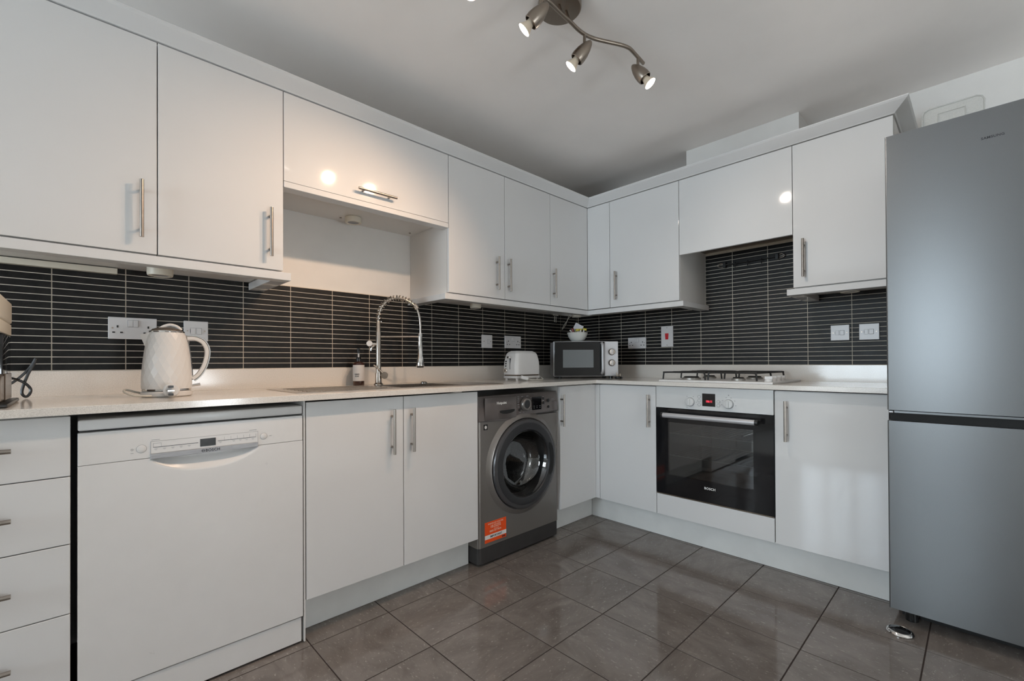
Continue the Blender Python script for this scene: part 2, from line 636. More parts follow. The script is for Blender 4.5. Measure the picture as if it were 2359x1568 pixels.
for k in range(4):
    a = wy0 + 0.03 + (wy1 - wy0 - 0.06) * k / 4 + 0.03
    b = wy0 + 0.03 + (wy1 - wy0 - 0.06) * (k + 1) / 4 - 0.03
    bm = BM(); box(bm, XL - 0.052, XL - 0.048, a, b, wz0 + 0.05, wz1 - 0.05)
    struct('pane', bm, M['pane'], win)
# boxed-in duct above the right-hand cornice
bm = BM(); box(bm, -0.217, 0.0, -1.637, -1.025, 2.06, CEIL)
struct('trim_1', bm, M['paint'])


def tile_mesh(name, w, h, d, ch, mat):
    """flat tile in its own XY plane, w x h, standing d proud of z=0, with a chamfered edge"""
    bm = BM()
    w2, h2 = w / 2, h / 2
    a = [bm.verts.new(p) for p in ((-w2, -h2, 0), (w2, -h2, 0), (w2, h2, 0), (-w2, h2, 0))]
    b = [bm.verts.new(p) for p in ((-w2, -h2, d - ch), (w2, -h2, d - ch), (w2, h2, d - ch), (-w2, h2, d - ch))]
    c = [bm.verts.new(p) for p in ((-w2 + ch, -h2 + ch, d), (w2 - ch, -h2 + ch, d), (w2 - ch, h2 - ch, d), (-w2 + ch, h2 - ch, d))]
    for i in range(4):
        j = (i + 1) % 4
        bm.faces.new((a[i], a[j], b[j], b[i]))
        bm.faces.new((b[i], b[j], c[j], c[i]))
    bm.faces.new(c)
    me = bpy.data.meshes.new(name)
    bm.to_mesh(me)
    bm.free()
    me.materials.append(mat)
    return me


# floor tiles, each laid on its own
TP = 0.307
fm = tile_mesh('tile', TP - 0.0042, TP - 0.0042, 0.0025, 0.0006, M['ftile'])
for i in range(-1, 13):
    for j in range(-1, 10):
        x = -0.530 - TP * i - TP / 2 + TP
        y = -0.925 - TP * j - TP / 2 + TP
        if x > -0.30 or y > -0.30 or x < -3.5 or y < -3.1:
            continue
        o = bpy.data.objects.new('tile', fm)
        C.objects.link(o)
        o.parent = floor
        o.location = Vector((x, y, -0.0025 + random.uniform(-0.0002, 0.0))) - ORG[floor.name]
        o.rotation_euler = (random.uniform(-.0006, .0006), random.uniform(-.0006, .0006), random.choice((0, PI / 2, PI, -PI / 2)))

bm = BM(); box(bm, XL, -3.60, YN, 0, -0.0014, 0.004); box(bm, -3.60, 0, YN, -2.99, -0.0014, 0.004)
part(floor, 'bounce_carpet', bm, M['bounce_carpet'])  # unseen floor covering, added pale to bounce light up to the ceiling

# wall tiles
TPX, TPZ, Z0 = 0.2012, 0.0245, 0.9936
GAP = 0.0030
tcache = {}


def wtile(w, h):
    key = (round(w, 4), round(h, 4))
    if key not in tcache:
        tcache[key] = tile_mesh('tile', w, h, 0.0016, 0.0005, M['wtile'])
    return tcache[key]


bm = BM(); box(bm, -3.30, -0.0005, -0.0066, -0.0005, 0.96, Z0 + 16 * TPZ + 0.002)
part(wall_left, 'grout', bm, M['wgrout'])
RX = Matrix.Rotation(R(90), 4, 'X')
edges = [-0.0085, -0.0298] + [-0.231 - TPX * k for k in range(16)]
for a, b in zip(edges[:-1], edges[1:]):
    for j in range(16):
        w = (a - b) - GAP
        if w < 0.004:
            continue
        o = bpy.data.objects.new('tile', wtile(w, TPZ - GAP))
        C.objects.link(o)
        o.parent = wall_left
        o.matrix_local = Matrix.Translation(Vector(((a + b) / 2, -0.0066, Z0 + (j + 0.5) * TPZ)) - ORG[wall_left.name]) @ RX
bm = BM()
box(bm, -0.0066, -0.0005, -2.05, -0.0005, 0.96, Z0 + 16 * TPZ + 0.002)
box(bm, -0.0066, -0.0005, -1.642, -1.052, Z0 + 16 * TPZ + 0.002, 1.716)
part(wall_right, 'grout', bm, M['wgrout'])
RXB = Matrix.Rotation(R(-90), 4, 'Z') @ RX
edges = [-0.0085] + [-0.213 - TPX * k for k in range(10)]
for a, b in zip(edges[:-1], edges[1:]):
    b = max(b, -2.05)
    for j in range(29):
        a2, b2 = a, b
        if j >= 16:
            a2, b2 = min(a, -1.052), max(b, -1.642)
        w = (a2 - b2) - GAP
        if w < 0.01:
            continue
        o = bpy.data.objects.new('tile', wtile(w, TPZ - GAP))
        C.objects.link(o)
        o.parent = wall_right
        o.matrix_local = Matrix.Translation(Vector((-0.0066, (a2 + b2) / 2, Z0 + (j + 0.5) * TPZ)) - ORG[wall_right.name]) @ RXB

# ================================================================ handles and doors
HM = {}


def handle_mesh(face, horizontal, length=0.188, stand=0.026, mat='handle'):
    key = (face, horizontal, length)
    if key in HM:
        return HM[key]
    bm = BM()
    out = Vector((0, -1, 0)) if face == 'A' else Vector((-1, 0, 0))
    along = Vector((0, 0, 1)) if not horizontal else (Vector((1, 0, 0)) if face == 'A' else Vector((0, 1, 0)))
    o = out * stand
    cyl(bm, o - along * length / 2, o + along * length / 2, 0.006, seg=18)
    hs = length / 2 - 0.03
    for s in (-1, 1):
        cyl(bm, along * hs * s + out * 0.0005, along * hs * s + out * (stand - 0.003), 0.0045, seg=12)
    me, c = finish(bm, 'handle', M[mat], True)
    HM[key] = (me, c)
    return HM[key]


def add_handle(door, face, a, z, plane, horizontal=False, length=0.188):
    me, c = handle_mesh(face, horizontal, length)
    p = Vector((a, -plane, z)) if face == 'A' else Vector((-plane, a, z))
    return link_mesh('handle', me, c + p, door)


def add_door(parent, face, a0, a1, z0, z1, plane, name='door', mat='gloss_white', t=0.019, bev=0.0014):
    bm = BM()
    g = 0.0014
    lo_, hi_ = min(a0, a1) + g, max(a0, a1) - g
    if face == 'A':
        box(bm, lo_, hi_, -plane, -plane + t, z0, z1, bev, 2)
    else:
        box(bm, -plane, -plane + t, lo_, hi_, z0, z1, bev, 2)
    return part(parent, name, bm, M[mat])


def add_carcass(parent, face, a0, a1, z0, z1, depth, name='carcass', mat='satin_white', back=0.010):
    bm = BM()
    lo_, hi_ = min(a0, a1) + 0.0008, max(a0, a1) - 0.0008
    if face == 'A':
        box(bm, lo_, hi_, -depth, -back, z0, z1)
    else:
        box(bm, -depth, -back, lo_, hi_, z0, z1)
    return part(parent, name, bm, M[mat])


def cupboard(face, a0, a1, z0, z1, plane, doors, label, name='wall_cabinet', cat='cabinet', carc=None, back=0.010, cz=None, group=None, cmat='satin_white'):
    """doors: list of (a0, a1, handle_a or None, handle_z)"""
    mid = (a0 + a1) / 2
    loc = (mid, -plane / 2, z0) if face == 'A' else (-plane / 2, mid, z0)
    t = thing(name, label, cat, loc, group=group)
    c0, c1 = cz if cz else (z0, z1)
    add_carcass(t, face, a0, a1, c0, c1, (carc or plane - 0.0205), back=back, mat=cmat)
    for d in doors:
        dr = add_door(t, face, d[0], d[1], z0 + 0.0015, z1 - 0.0015, plane)
        if d[2] is not None:
            add_handle(dr, face, d[2], d[3], plane)
    return t


# ---------------- wall units, left run
HZ = 1.5245
cupboard('A', -3.187, -2.787, WB_, WTP, WD, [(-3.187, -2.787, -2.830, HZ)],
         'white gloss wall cabinet at the left edge of the picture, above the kettle sockets', back=0.001)
cupboard('A', -2.787, -2.389, WB_, WTP, WD, [(-2.787, -2.389, -2.440, HZ)],
         'white gloss wall cabinet directly left of the lift-up cabinet over the sink', back=0.001)
t = thing('wall_cabinet', 'short white lift-up wall cabinet with a horizontal bar handle above the sink', 'cabinet', (-1.987, -0.19, 1.72))
add_carcass(t, 'A', -2.389, -1.583, 1.752, WTP, WD - 0.0205, back=0.001)
d_ = add_door(t, 'A', -2.389, -1.583, 1.7445, WTP - 0.0015, WD)
add_handle(d_, 'A', -1.992, 1.7885, WD, True)
bm = BM(); box(bm, -2.3875, -1.5845, -WD - 0.001, -WD + 0.055, 1.719, 1.7425, 0.001)
part(t, 'bottom_rail', bm, M['gloss_white'])
for px in (-1.62, -2.02):
    bm = BM(); cyl(bm, (px, -0.06, 1.7505), (px, -0.06, 1.7525), 0.006, seg=10)
    part(t, 'screw_cap', bm, M['brown_metal'])
cupboard('A', -1.583, -0.778, WB_, WTP, WD, [(-1.583, -1.181, -1.2485, HZ), (-1.181, -0.778, -1.1555, HZ)],
         'white gloss two-door wall cabinet to the right of the tap, handles side by side', back=0.001)
cupboard('A', -0.778, -0.3792, WB_, WTP, WD, [(-0.778, -0.3785, -0.7505, HZ)],
         'white gloss wall cabinet on the left wall ending at the inner corner, above the toaster', back=0.001)
# ---------------- wall units, right run
t = cupboard('B', -0.563, -1.050, WB_, WTP, WD, [(-0.563, -1.050, -0.6165, HZ)],
             'white gloss wall cabinet right of the inner corner, above the red cooker switch', back=0.001)
bm = BM(); box(bm, -WD, -WD + 0.019, -0.5616, -0.3798, WB_ + 0.0015, WTP - 0.0015, 0.0012)
part(t, 'corner_filler', bm, M['gloss_white'])
t = thing('extractor_cabinet', 'white gloss hood cabinet without a handle above the gas hob', 'cabinet', (-0.19, -1.347, 1.65))
add_carcass(t, 'B', -1.050, -1.644, 1.726, WTP, WD - 0.0205, back=0.001)
add_door(t, 'B', -1.050, -1.644, 1.6525, WTP - 0.0015, WD)
bm = BM(); box(bm, -WD + 0.021, -0.012, -1.642, -1.052, 1.7185, 1.7255)
part(t, 'extractor_grille', bm, M['brown_metal'], label='dark brown extractor underside')
bm = BM(); box(bm, -0.016, -0.0015, -1.642, -1.052, 1.7165, 1.7255)
part(t, 'back_batten', bm, M['cream'])
cupboard('B', -1.644, -2.036, WB_, WTP, WD, [(-1.644, -2.036, -1.6925, HZ)],
         'white gloss wall cabinet beside the fridge at the right end of the row', back=0.001)

# ---------------- cornice: one swept moulding with mitred corners
prof = [(0.0, 2.1035), (0.004, 2.1035), (0.008, 2.108), (0.050, 2.139), (0.056, 2.146), (0.056, 2.150), (0.036, 2.150), (-0.02, 2.118), (-0.02, 2.1035)]
path = [((-3.32, -WD), (0, -1)), ((-WD, -WD), (-1, -1)), ((-WD, -2.036), (-1, -1)), ((-0.02, -2.036), (0, -1))]
bm = BM()
rings = []
for (px, py), (dx, dy) in path:
    rings.append([bm.verts.new((px + dx * e, py + dy * e, z)) for e, z in prof])
for i in range(len(rings) - 1):
    for k in range(len(prof)):
        j = (k + 1) % len(prof)
        bm.faces.new((rings[i][k], rings[i][j], rings[i + 1][j], rings[i + 1][k]))
bm.faces.new(rings[0])
bm.faces.new(list(reversed(rings[-1])))
solo('cornice', bm, M['gloss_white'], 'white angled cornice moulding running along the tops of the wall cabinets', 'moulding')


# ---------------- pelmets under the wall units
def pelmet(name, label, boxes):
    bm = BM()
    for b in boxes:
        box(bm, *b, PEL0, PEL1, 0.0012)
    return solo(name, bm, M['gloss_white'], label, 'pelmet')


pelmet('light_pelmet', 'white light pelmet under the left wall cabinets, above the kettle', [(-3.30, -2.361, -WD - 0.001, -WD + 0.050), (-2.424, -2.361, -WD + 0.0502, -0.012)])
pelmet('light_pelmet', 'L-shaped white light pelmet under the corner wall cabinets', [
    (-1.607, -0.378, -WD - 0.001, -WD + 0.050), (-1.607, -1.545, -WD + 0.0502, -0.012),
    (-WD - 0.001, -WD + 0.050, -1.074, -WD - 0.0012), (-WD + 0.0502, -0.012, -1.074, -1.012)])
pelmet('light_pelmet', 'short white light pelmet under the wall cabinet beside the fridge', [
    (-WD - 0.001, -WD + 0.050, -2.036, -1.616), (-WD + 0.0502, -0.012, -1.678, -1.616)])
bm = BM(); box(bm, -3.28, -2.872, -0.034, -0.0088, 1.357, 1.378, 0.001)
solo('cable_trunking', bm, M['cream'], 'thin cream cable trunking under the left wall cabinet against the tiles', 'trunking')


# ---------------- puck lights
def puck(x, y, ztop, label, r=0.036, h=0.030):
    t = thing('puck_light', label, 'light', (x, y, ztop - h), group='round lights under the wall cabinets')
    bm = BM()
    lathe(bm, [(0, 0), (r * 0.93, 0), (r, -0.003), (r, -h + 0.006), (r * 0.95, -h), (r * 0.72, -h), (r * 0.68, -h + 0.002)], (x, y, ztop), seg=36)
    part(t, 'housing', bm, M['cream'], True)
    bm = BM()
    lathe(bm, [(r * 0.68, -h + 0.002), (r * 0.35, -h + 0.004), (0, -h + 0.0045)], (x, y, ztop), seg=28)
    part(t, 'lens', bm, M['text_grey'], True)
    return t


puck(-2.757, -0.165, 1.3818, 'round cream puck light under the left wall cabinets, above the kettle', 0.040, 0.036)
puck(-1.974, -0.105, 1.752, 'round cream puck light under the lift-up cabinet over the sink', 0.040, 0.028)
puck(-1.235, -0.175, 1.3818, 'round cream puck light under the two-door cabinet right of the tap', 0.034, 0.036)
corner_puck = puck(-0.323, -0.235, 1.3818, 'round cream puck light in the inner corner above the bowl', 0.034, 0.036)
bm = BM()
tube(bm, spline([(-0.243, -0.1, 1.3835), (-0.250, -0.1, 1.360), (-0.262, -0.1, 1.335), (-0.290, -0.1, 1.310), (-0.316, -0.1, 1.280), (-0.328, -0.1, 1.262)], 6), 0.0022, 8)
tube(bm, spline([(-0.200, -0.1, 1.3835), (-0.236, -0.097, 1.358), (-0.258, -0.096, 1.338), (-0.272, -0.096, 1.310), (-0.290, -0.097, 1.290), (-0.320, -0.099, 1.265)], 6), 0.0022, 8)
part(corner_puck, 'cable', bm, M['cable_w'], True, label='two thin white cables hanging from the corner light')
puck(-0.285, -1.860, 1.3818, 'round cream puck light under the cabinet beside the fridge', 0.040, 0.036)

# ================================================================ worktop, upstand, plinths
SX0, SX1, SY0, SY1 = -2.362, -1.350, -0.495, -0.145     # cut-out for the sink
FR = 0.614
xs = [-3.60, SX0, SX1, -FR, 0.0]
ys = [-2.036, -FR, SY0, SY1, -0.0003]
bm = BM()
cells(bm, xs, ys, lambda i, j: (j >= 1 or i == 3) and not (i == 1 and j == 2), WTB, WT)
bmesh.ops.recalc_face_normals(bm, faces=bm.faces)
es = [e for e in bm.edges if len(e.link_faces) == 2 and e.calc_face_angle() > 0.5]
bmesh.ops.bevel(bm, geom=es, offset=0.0012, segments=2, affect='EDGES', profile=0.5)
wt = solo('worktop', bm, M['quartz'], 'pale stone-effect L-shaped worktop running along both walls', 'worktop')
bm = BM(); box(bm, -3.60, -0.0005, -0.0135, -0.0085, WT - 0.0005, Z0 - 0.0015, 0.001)
part(wt, 'upstand', bm, M['quartz'])
bm = BM(); box(bm, -0.0135, -0.0085, -2.036, -0.0137, WT - 0.0005, Z0 - 0.0015, 0.001)
part(wt, 'upstand', bm, M['quartz'])

bm = BM(); box(bm, -2.384, -1.556, -0.498, -0.482, 0.0012, 0.1465)
solo('plinth', bm, M['plinth'], 'white plinth board on the floor under the sink cupboard', 'plinth')
bm = BM(); box(bm, -0.941, -0.508, -0.498, -0.482, 0.0012, 0.1465)
solo('plinth', bm, M['plinth'], 'short white plinth board on the floor to the right of the washing machine', 'plinth')
bm = BM(); box(bm, -0.508, -0.492, -2.05, -0.5, 0.0012, 0.1465)
solo('plinth', bm, M['plinth'], 'long white plinth board on the floor under the oven', 'plinth')

# ================================================================ base units
# drawer stack at the left edge
t = thing('drawer_unit', 'white drawer unit with four bar-handled drawers at the left edge of the floor run', 'drawers', (-3.24, -0.3, 0))
bm = BM(); box(bm, -3.49, -2.999, -F + 0.021, -0.015, 0.02, 0.8785)
part(t, 'carcass', bm, M['satin_white'])
for z0, z1, hz in ((0.713, 0.874, 0.7975), (0.5295, 0.7105, 0.622), (0.342, 0.527, 0.4345), (0.151, 0.3395, 0.2455)):
    d_ = add_door(t, 'A', -3.494, -2.9935, z0, z1, F, name='drawer')
    add_handle(d_, 'A', -3.2445, hz, F, True, 0.286)

# sink cupboard
cupboard('A', -2.378, -1.561, ZB, ZT, F, [(-2.378, -1.9735, -2.030, 0.7285), (-1.9735, -1.561, -1.9365, 0.7285)],
         'white gloss two-door base cupboard under the sink', 'base_cabinet', cz=(ZB, 0.70), back=0.02)
bm = BM(); box(bm, -2.3855, -2.3805, -F - 0.0, -0.02, 0.004, WTB - 0.001)
solo('end_panel', bm, M['satin_white'], 'thin white end panel between the dishwasher and the sink cupboard', 'panel')
cupboard('A', -0.936, -0.5842, ZB, ZT, F, [(-0.936, -0.5845, -0.929, 0.7335)],
         'white gloss corner base cupboard right of the washing machine', 'base_cabinet', back=0.02)
t = cupboard('B', -0.617, -1.0045, ZB, ZT, F, [(-0.617, -1.0045, -0.9635, 0.732)],
             'white gloss base cupboard left of the oven', 'base_cabinet', back=0.02)
bm = BM(); box(bm, -F, -F + 0.019, -0.6156, -F + 0.019, ZB + 0.0015, ZT - 0.0015, 0.0012)
part(t, 'corner_post', bm, M['gloss_white'])
t = thing('oven_cabinet', 'white gloss panel unit beneath the oven', 'cabinet', (-0.3, -1.308, 0.148))
bm = BM(); box(bm, -F + 0.0205, -0.02, -1.6115, -1.0055, ZB, 0.262)
part(t, 'carcass', bm, M['satin_white'])
add_door(t, 'B', -1.0045, -1.611, ZB + 0.0015, 0.2655, F, name='front_panel')
cupboard('B', -1.6125, -2.034, ZB, ZT, F, [(-1.6125, -2.034, -1.664, 0.7345)],
         'white gloss base cupboard between the oven and the fridge', 'base_cabinet', back=0.02)

# ================================================================ dishwasher
t = thing('dishwasher', 'white freestanding dishwasher with a silver grip strip under the worktop', 'dishwasher', (-2.685, -0.3, 0))
X0, X1 = -2.981, -2.389
bm = BM(); box(bm, X0 + 0.004, X1 - 0.004, -F + 0.03, -0.04, 0.012, 0.826)
part(t, 'body', bm, M['appl_grey'])
bm = BM(); box(bm, X0, X1, -F + 0.002, -0.03, 0.831, 0.861, 0.005, 3)
part(t, 'lid', bm, M['appl_white'], True)
# door: height field with a scooped grip under the strip
GX0, GX1, GZ = -2.824, -2.536, 0.7325


def scoop(x, z):
    u = (x - (GX0 + GX1) / 2) / ((GX1 - GX0) / 2)
    if abs(u) >= 1 or z > GZ:
        return 0.0
    depth = 0.050 * (1 - abs(u) ** 2.6)
    s = (GZ - z) / max(depth, 1e-4)
    if s >= 1:
        return 0.0
    return 0.020 * (1 - s * s) ** 1.3 * min(1.0, (1 - abs(u)) * 6)


xs_ = [X0, X0 + 0.004] + [X0 + 0.01 + (GX0 - X0 - 0.012) * i / 3 for i in range(4)] + [GX0 + (GX1 - GX0) * i / 48 for i in range(49)] + [GX1 + (X1 - GX1 - 0.01) * (i + 1) / 4 for i in range(4)] + [X1 - 0.004, X1]
xs_ = sorted(set(round(v, 5) for v in xs_))
zs_ = [0.0985, 0.1015, 0.2, 0.35, 0.5, 0.62, 0.67] + [0.676 + (0.7323 - 0.676) * i / 26 for i in range(27)] + [0.7326, 0.7352]
bm = BM()
gr = [[bm.verts.new((x, -F + scoop(x, z), z)) for x in xs_] for z in zs_]
for i in range(len(zs_) - 1):
    for j in range(len(xs_) - 1):
        bm.faces.new((gr[i][j], gr[i][j + 1], gr[i + 1][j + 1], gr[i + 1][j]))
bk = [bm.verts.new(p) for p in ((X0, -F + 0.028, zs_[0]), (X1, -F + 0.028, zs_[0]), (X1, -F + 0.028, zs_[-1]), (X0, -F + 0.028, zs_[-1]))]
bm.faces.new([bk[0], bk[1]] + [gr[0][j] for j in range(len(xs_) - 1, -1, -1)])
bm.faces.new([bk[3], bk[2]] + [gr[-1][j] for j in range(len(xs_) - 1, -1, -1)])
bm.faces.new([bk[0], bk[3]] + [gr[i][0] for i in range(len(zs_) - 1, -1, -1)])
bm.faces.new([bk[1], bk[2]] + [gr[i][-1] for i in range(len(zs_) - 1, -1, -1)])
bm.faces.new(bk)
part(t, 'door', bm, M['appl_white'], 50)
bm = BM(); box(bm, X0, X1, -F, -F + 0.028, 0.7360, 0.8255, 0.0016, 2)
pan = part(t, 'control_panel', bm, M['appl_white'])
bm = BM(); box(bm, X0 + 0.004, X1 - 0.004, -F + 0.004, -F + 0.02, 0.008, 0.0935, 0.001)
part(t, 'kick_plate', bm, M['appl_white'])
for a in (X0 + 0.05, X1 - 0.05):
    for b in (-0.5, -0.1):
        bm = BM(); cyl(bm, (a, b, 0.0005), (a, b, 0.012), 0.018, seg=12)
        part(t, 'foot', bm, M['blackmat'])
fy = -F - 0.0008
bm = BM(); box(bm, GX0, GX1, -F - 0.0014, -F, 0.7482, 0.7845, 0.0004)
part(t, 'fascia', bm, M['appl_white'])
bm = BM()
for (a, b, c, d) in ((GX0, GX1, 0.7843, 0.7849), (GX0, GX0 + 0.0007, 0.748, 0.7848), (GX1 - 0.0007, GX1, 0.748, 0.7848)):
    box(bm, a, b, -F - 0.0017, -F - 0.0012, c, d)
part(t, 'fascia_outline', bm, M['text_grey'])
bm = BM(); box(bm, GX0 - 0.0005, GX1 + 0.0005, -F - 0.003, -F + 0.010, 0.7322, 0.7480, 0.0008)
strip = part(t, 'grip_strip', bm, M['dw_strip'], label='brushed silver grip strip')
bm = text_bm('BOSCH', 0.0115, (-2.667, -F - 0.003, 0.7362), RA, UP, 0.0004, bold=0.0003, spacing=1.1)
part(strip, 'lettering', bm, M['text_dark'])
bm = BM()
lathe(bm, [(0.0038, 0), (0.0046, 0.0002), (0.0046, 0.0006), (0.0036, 0.0006), (0.0036, 0)], (-2.693, -F - 0.003, 0.7402), (0, -1, 0), seg=20)
box(bm, -2.6958, -2.6946, -F - 0.0036, -F - 0.003, 0.7375, 0.7429)
box(bm, -2.6914, -2.6902, -F - 0.0036, -F - 0.003, 0.7375, 0.7429)
box(bm, -2.695, -2.691, -F - 0.0036, -F - 0.003, 0.7397, 0.7407)
part(strip, 'logo', bm, M['text_dark'])
bm = BM(); box(bm, -2.7008, -2.6590, -F - 0.0024, -F - 0.001, 0.7535, 0.7775, 0.0003)
part(t, 'display', bm, M['blackgloss'])
bm = BM()
box(bm, -2.818, -2.706, -F - 0.0019, -F - 0.001, 0.7662, 0.7674)
box(bm, -2.6535, -2.5425, -F - 0.0019, -F - 0.001, 0.7655, 0.7667)
part(t, 'indicator_line', bm, M['text_dark'])
bm = BM()
for i in range(7):
    a = -2.6535 + 0.0185 * i
    if i > 0:
        box(bm, a - 0.0003, a + 0.0003, -F - 0.0018, -F - 0.001, 0.767, 0.7775)
for a in (-2.818, -2.7985):
    box(bm, a - 0.0003, a + 0.0003, -F - 0.0018, -F - 0.001, 0.767, 0.7785)
box(bm, -2.818, -2.7985, -F - 0.0018, -F - 0.001, 0.7780, 0.7786)
for i in range(5):
    a = -2.812 + 0.0205 * i
    box(bm, a - 0.0035, a + 0.0045, -F - 0.0018, -F - 0.001, 0.7610, 0.7619)
    box(bm, a - 0.0018, a + 0.0028, -F - 0.0018, -F - 0.001, 0.7582, 0.7590)
for i in (0, 2, 3, 4, 5):
    a = -2.646 + 0.0188 * i
    box(bm, a - 0.004, a + 0.004, -F - 0.0018, -F - 0.001, 0.7618, 0.7626)
    box(bm, a - 0.002, a + 0.003, -F - 0.0018, -F - 0.001, 0.7588, 0.7595)
box(bm, -2.822, -2.802, -F - 0.0006, -F, 0.7885, 0.7895)
box(bm, -2.562, -2.540, -F - 0.0006, -F, 0.7895, 0.7907)
box(bm, -2.500, -2.493, -F - 0.0006, -F, 0.7645, 0.7655)
box(bm, -2.870, -2.863, -F - 0.0006, -F, 0.7550, 0.7560)
lathe(bm, [(0.0026, 0), (0.0032, 0.0003), (0.0026, 0.0006)], (-2.8665, -F, 0.7655), (0, -1, 0), seg=14)
part(t, 'panel_marking', bm, M['text_grey'], kind='stuff')
for bx, bz, br in ((-2.845, 0.7655, 0.0115), (-2.518, 0.7650, 0.0105)):
    bm = BM()
    lathe(bm, [(0, 0.0012), (br * 0.9, 0.0012), (br, 0.0006), (br, -0.001)], (bx, -F, bz), (0, -1, 0), seg=32)
    b_ = part(t, 'button', bm, M['appl_white'], True)
    bm = BM()
    lathe(bm, [(br, 0.0), (br, 0.0005), (br + 0.0007, 0.0005), (br + 0.0007, 0.0)], (bx, -F, bz), (0, -1, 0), seg=32)
    part(b_, 'button_ring', bm, M['text_grey'], True)

# ================================================================ washing machine
t = thing('washing_machine', 'graphite grey front-loading washing machine with a round door', 'washing machine', (-1.249, -0.3, 0))
X0, X1, WY = -1.553, -0.945, 0.575
PX, PZ = -1.232, 0.472
HR = 0.1775
cb = 0.016
ZL, ZH = 0.092, 0.722
bm = BM()
pl_ = [(X0 + cb, -0.04 - 0.0)]
out_ = [(X0 + cb - cb * math.sin(R(a_)), -WY + cb - cb * math.cos(R(a_))) for a_ in (0, 22.5, 45, 67.5, 90)] + [(X0, -0.04), (X1, -0.04)] + [(X1 - cb + cb * math.cos(R(a_)), -WY + cb - cb * math.sin(R(a_))) for a_ in (0, 22.5, 45, 67.5, 90)]
lo2 = [bm.verts.new((x, y, ZL)) for x, y in out_]
hi2 = [bm.verts.new((x, y, ZH)) for x, y in out_]
for k in range(len(out_) - 1):
    bm.faces.new((lo2[k], lo2[k + 1], hi2[k + 1], hi2[k]))
bm.faces.new(hi2); bm.faces.new(list(reversed(lo2)))
qa, qb = X0 + cb, X1 - cb
angs = sorted([2 * PI * k / 72 - PI for k in range(72)] + [math.atan2(z - PZ, x - PX) for x in (qa, qb) for z in (ZL, ZH)])
inn, rect = [], []
for a_ in angs:
    c_, s_ = math.cos(a_), math.sin(a_)
    tx = ((qb if c_ > 0 else qa) - PX) / c_ if abs(c_) > 1e-9 else 1e9
    tz = ((ZH if s_ > 0 else ZL) - PZ) / s_ if abs(s_) > 1e-9 else 1e9
    tt_ = min(tx, tz)
    inn.append(bm.verts.new((PX + HR * c_, -WY, PZ + HR * s_)))
    rect.append(bm.verts.new((PX + tt_ * c_, -WY, PZ + tt_ * s_)))
for k in range(len(angs)):
    j = (k + 1) % len(angs)
    bm.faces.new((inn[k], inn[j], rect[j], rect[k]))
bmesh.ops.remove_doubles(bm, verts=bm.verts, dist=0.0002)
part(t, 'body', bm, M['wm_body'], True)
pp = [(X0, 0.7185), (-1.352, 0.7145), (-1.31, 0.7175), (-1.275, 0.7275), (-1.24, 0.7345), (X1, 0.7325), (X1 - 0.004, 0.848), (X0 + 0.004, 0.846)]
bm = BM(); prism(bm, pp, lambda p: (p[0], -WY - 0.004 + (0.012 if p[1] > 0.8 else 0.0), p[1]), lambda p: (p[0], -WY + 0.03, p[1]))
bevel_edges(bm, lambda e: e.verts[0].co.y < -WY + 0.012 and e.verts[1].co.y < -WY + 0.012, 0.004, 3)
part(t, 'control_panel', bm, M['wm_panel'], True)
bm = BM(); box(bm, X0 + 0.006, X1 - 0.006, -WY + 0.031, -0.045, 0.7225, 0.846)
part(t, 'top_casing', bm, M['wm_body'])
bm = BM(); box(bm, X0 + 0.001, X1 - 0.001, -WY + 0.001, -0.05, 0.012, 0.0905)
bevel_edges(bm, lambda e: abs(e.verts[0].co.z - e.verts[1].co.z) > 0.05 and e.verts[0].co.y < -0.4, 0.02, 4)
part(t, 'kick_plate', bm, M['wm_kick'], True)
for a in (X0 + 0.05, X1 - 0.05):
    for b in (-0.53, -0.1):
        bm = BM(); cyl(bm, (a, b, 0.0005), (a, b, 0.0125), 0.02, seg=12)
        part(t, 'foot', bm, M['blackmat'])
o_ = (PX, -WY, PZ)
bm = BM(); lathe(bm, [(0.274, -0.002), (0.262, 0.006), (0.251, 0.015), (0.246, 0.017), (0.2415, 0.012), (0.2415, -0.002)], o_, (0, -1, 0), seg=72)
part(t, 'door_surround', bm, M['wm_body'], True)
dr = None
bm = BM(); lathe(bm, [(0.239, 0.0), (0.239, 0.018), (0.234, 0.026), (0.219, 0.0285), (0.219, 0.0)], o_, (0, -1, 0), seg=72)
dr = part(t, 'door', bm, M['wm_ring'], True)
bm = BM(); lathe(bm, [(0.2185, 0.004), (0.2185, 0.0285), (0.205, 0.0305), (0.182, 0.029), (0.178, 0.024), (0.176, 0.004)], o_, (0, -1, 0), seg=72)
part(dr, 'door_frame', bm, M['wm_dark'], True)
bm = BM(); lathe(bm, [(0.1755, 0.022), (0.173, 0.0225), (0.166, 0.010), (0.158, -0.012), (0.146, -0.040), (0.128, -0.062), (0.100, -0.072), (0.05, -0.077), (0.0, -0.078)], o_, (0, -1, 0), seg=64)
part(dr, 'porthole_glass', bm, M['door_glass'], True)
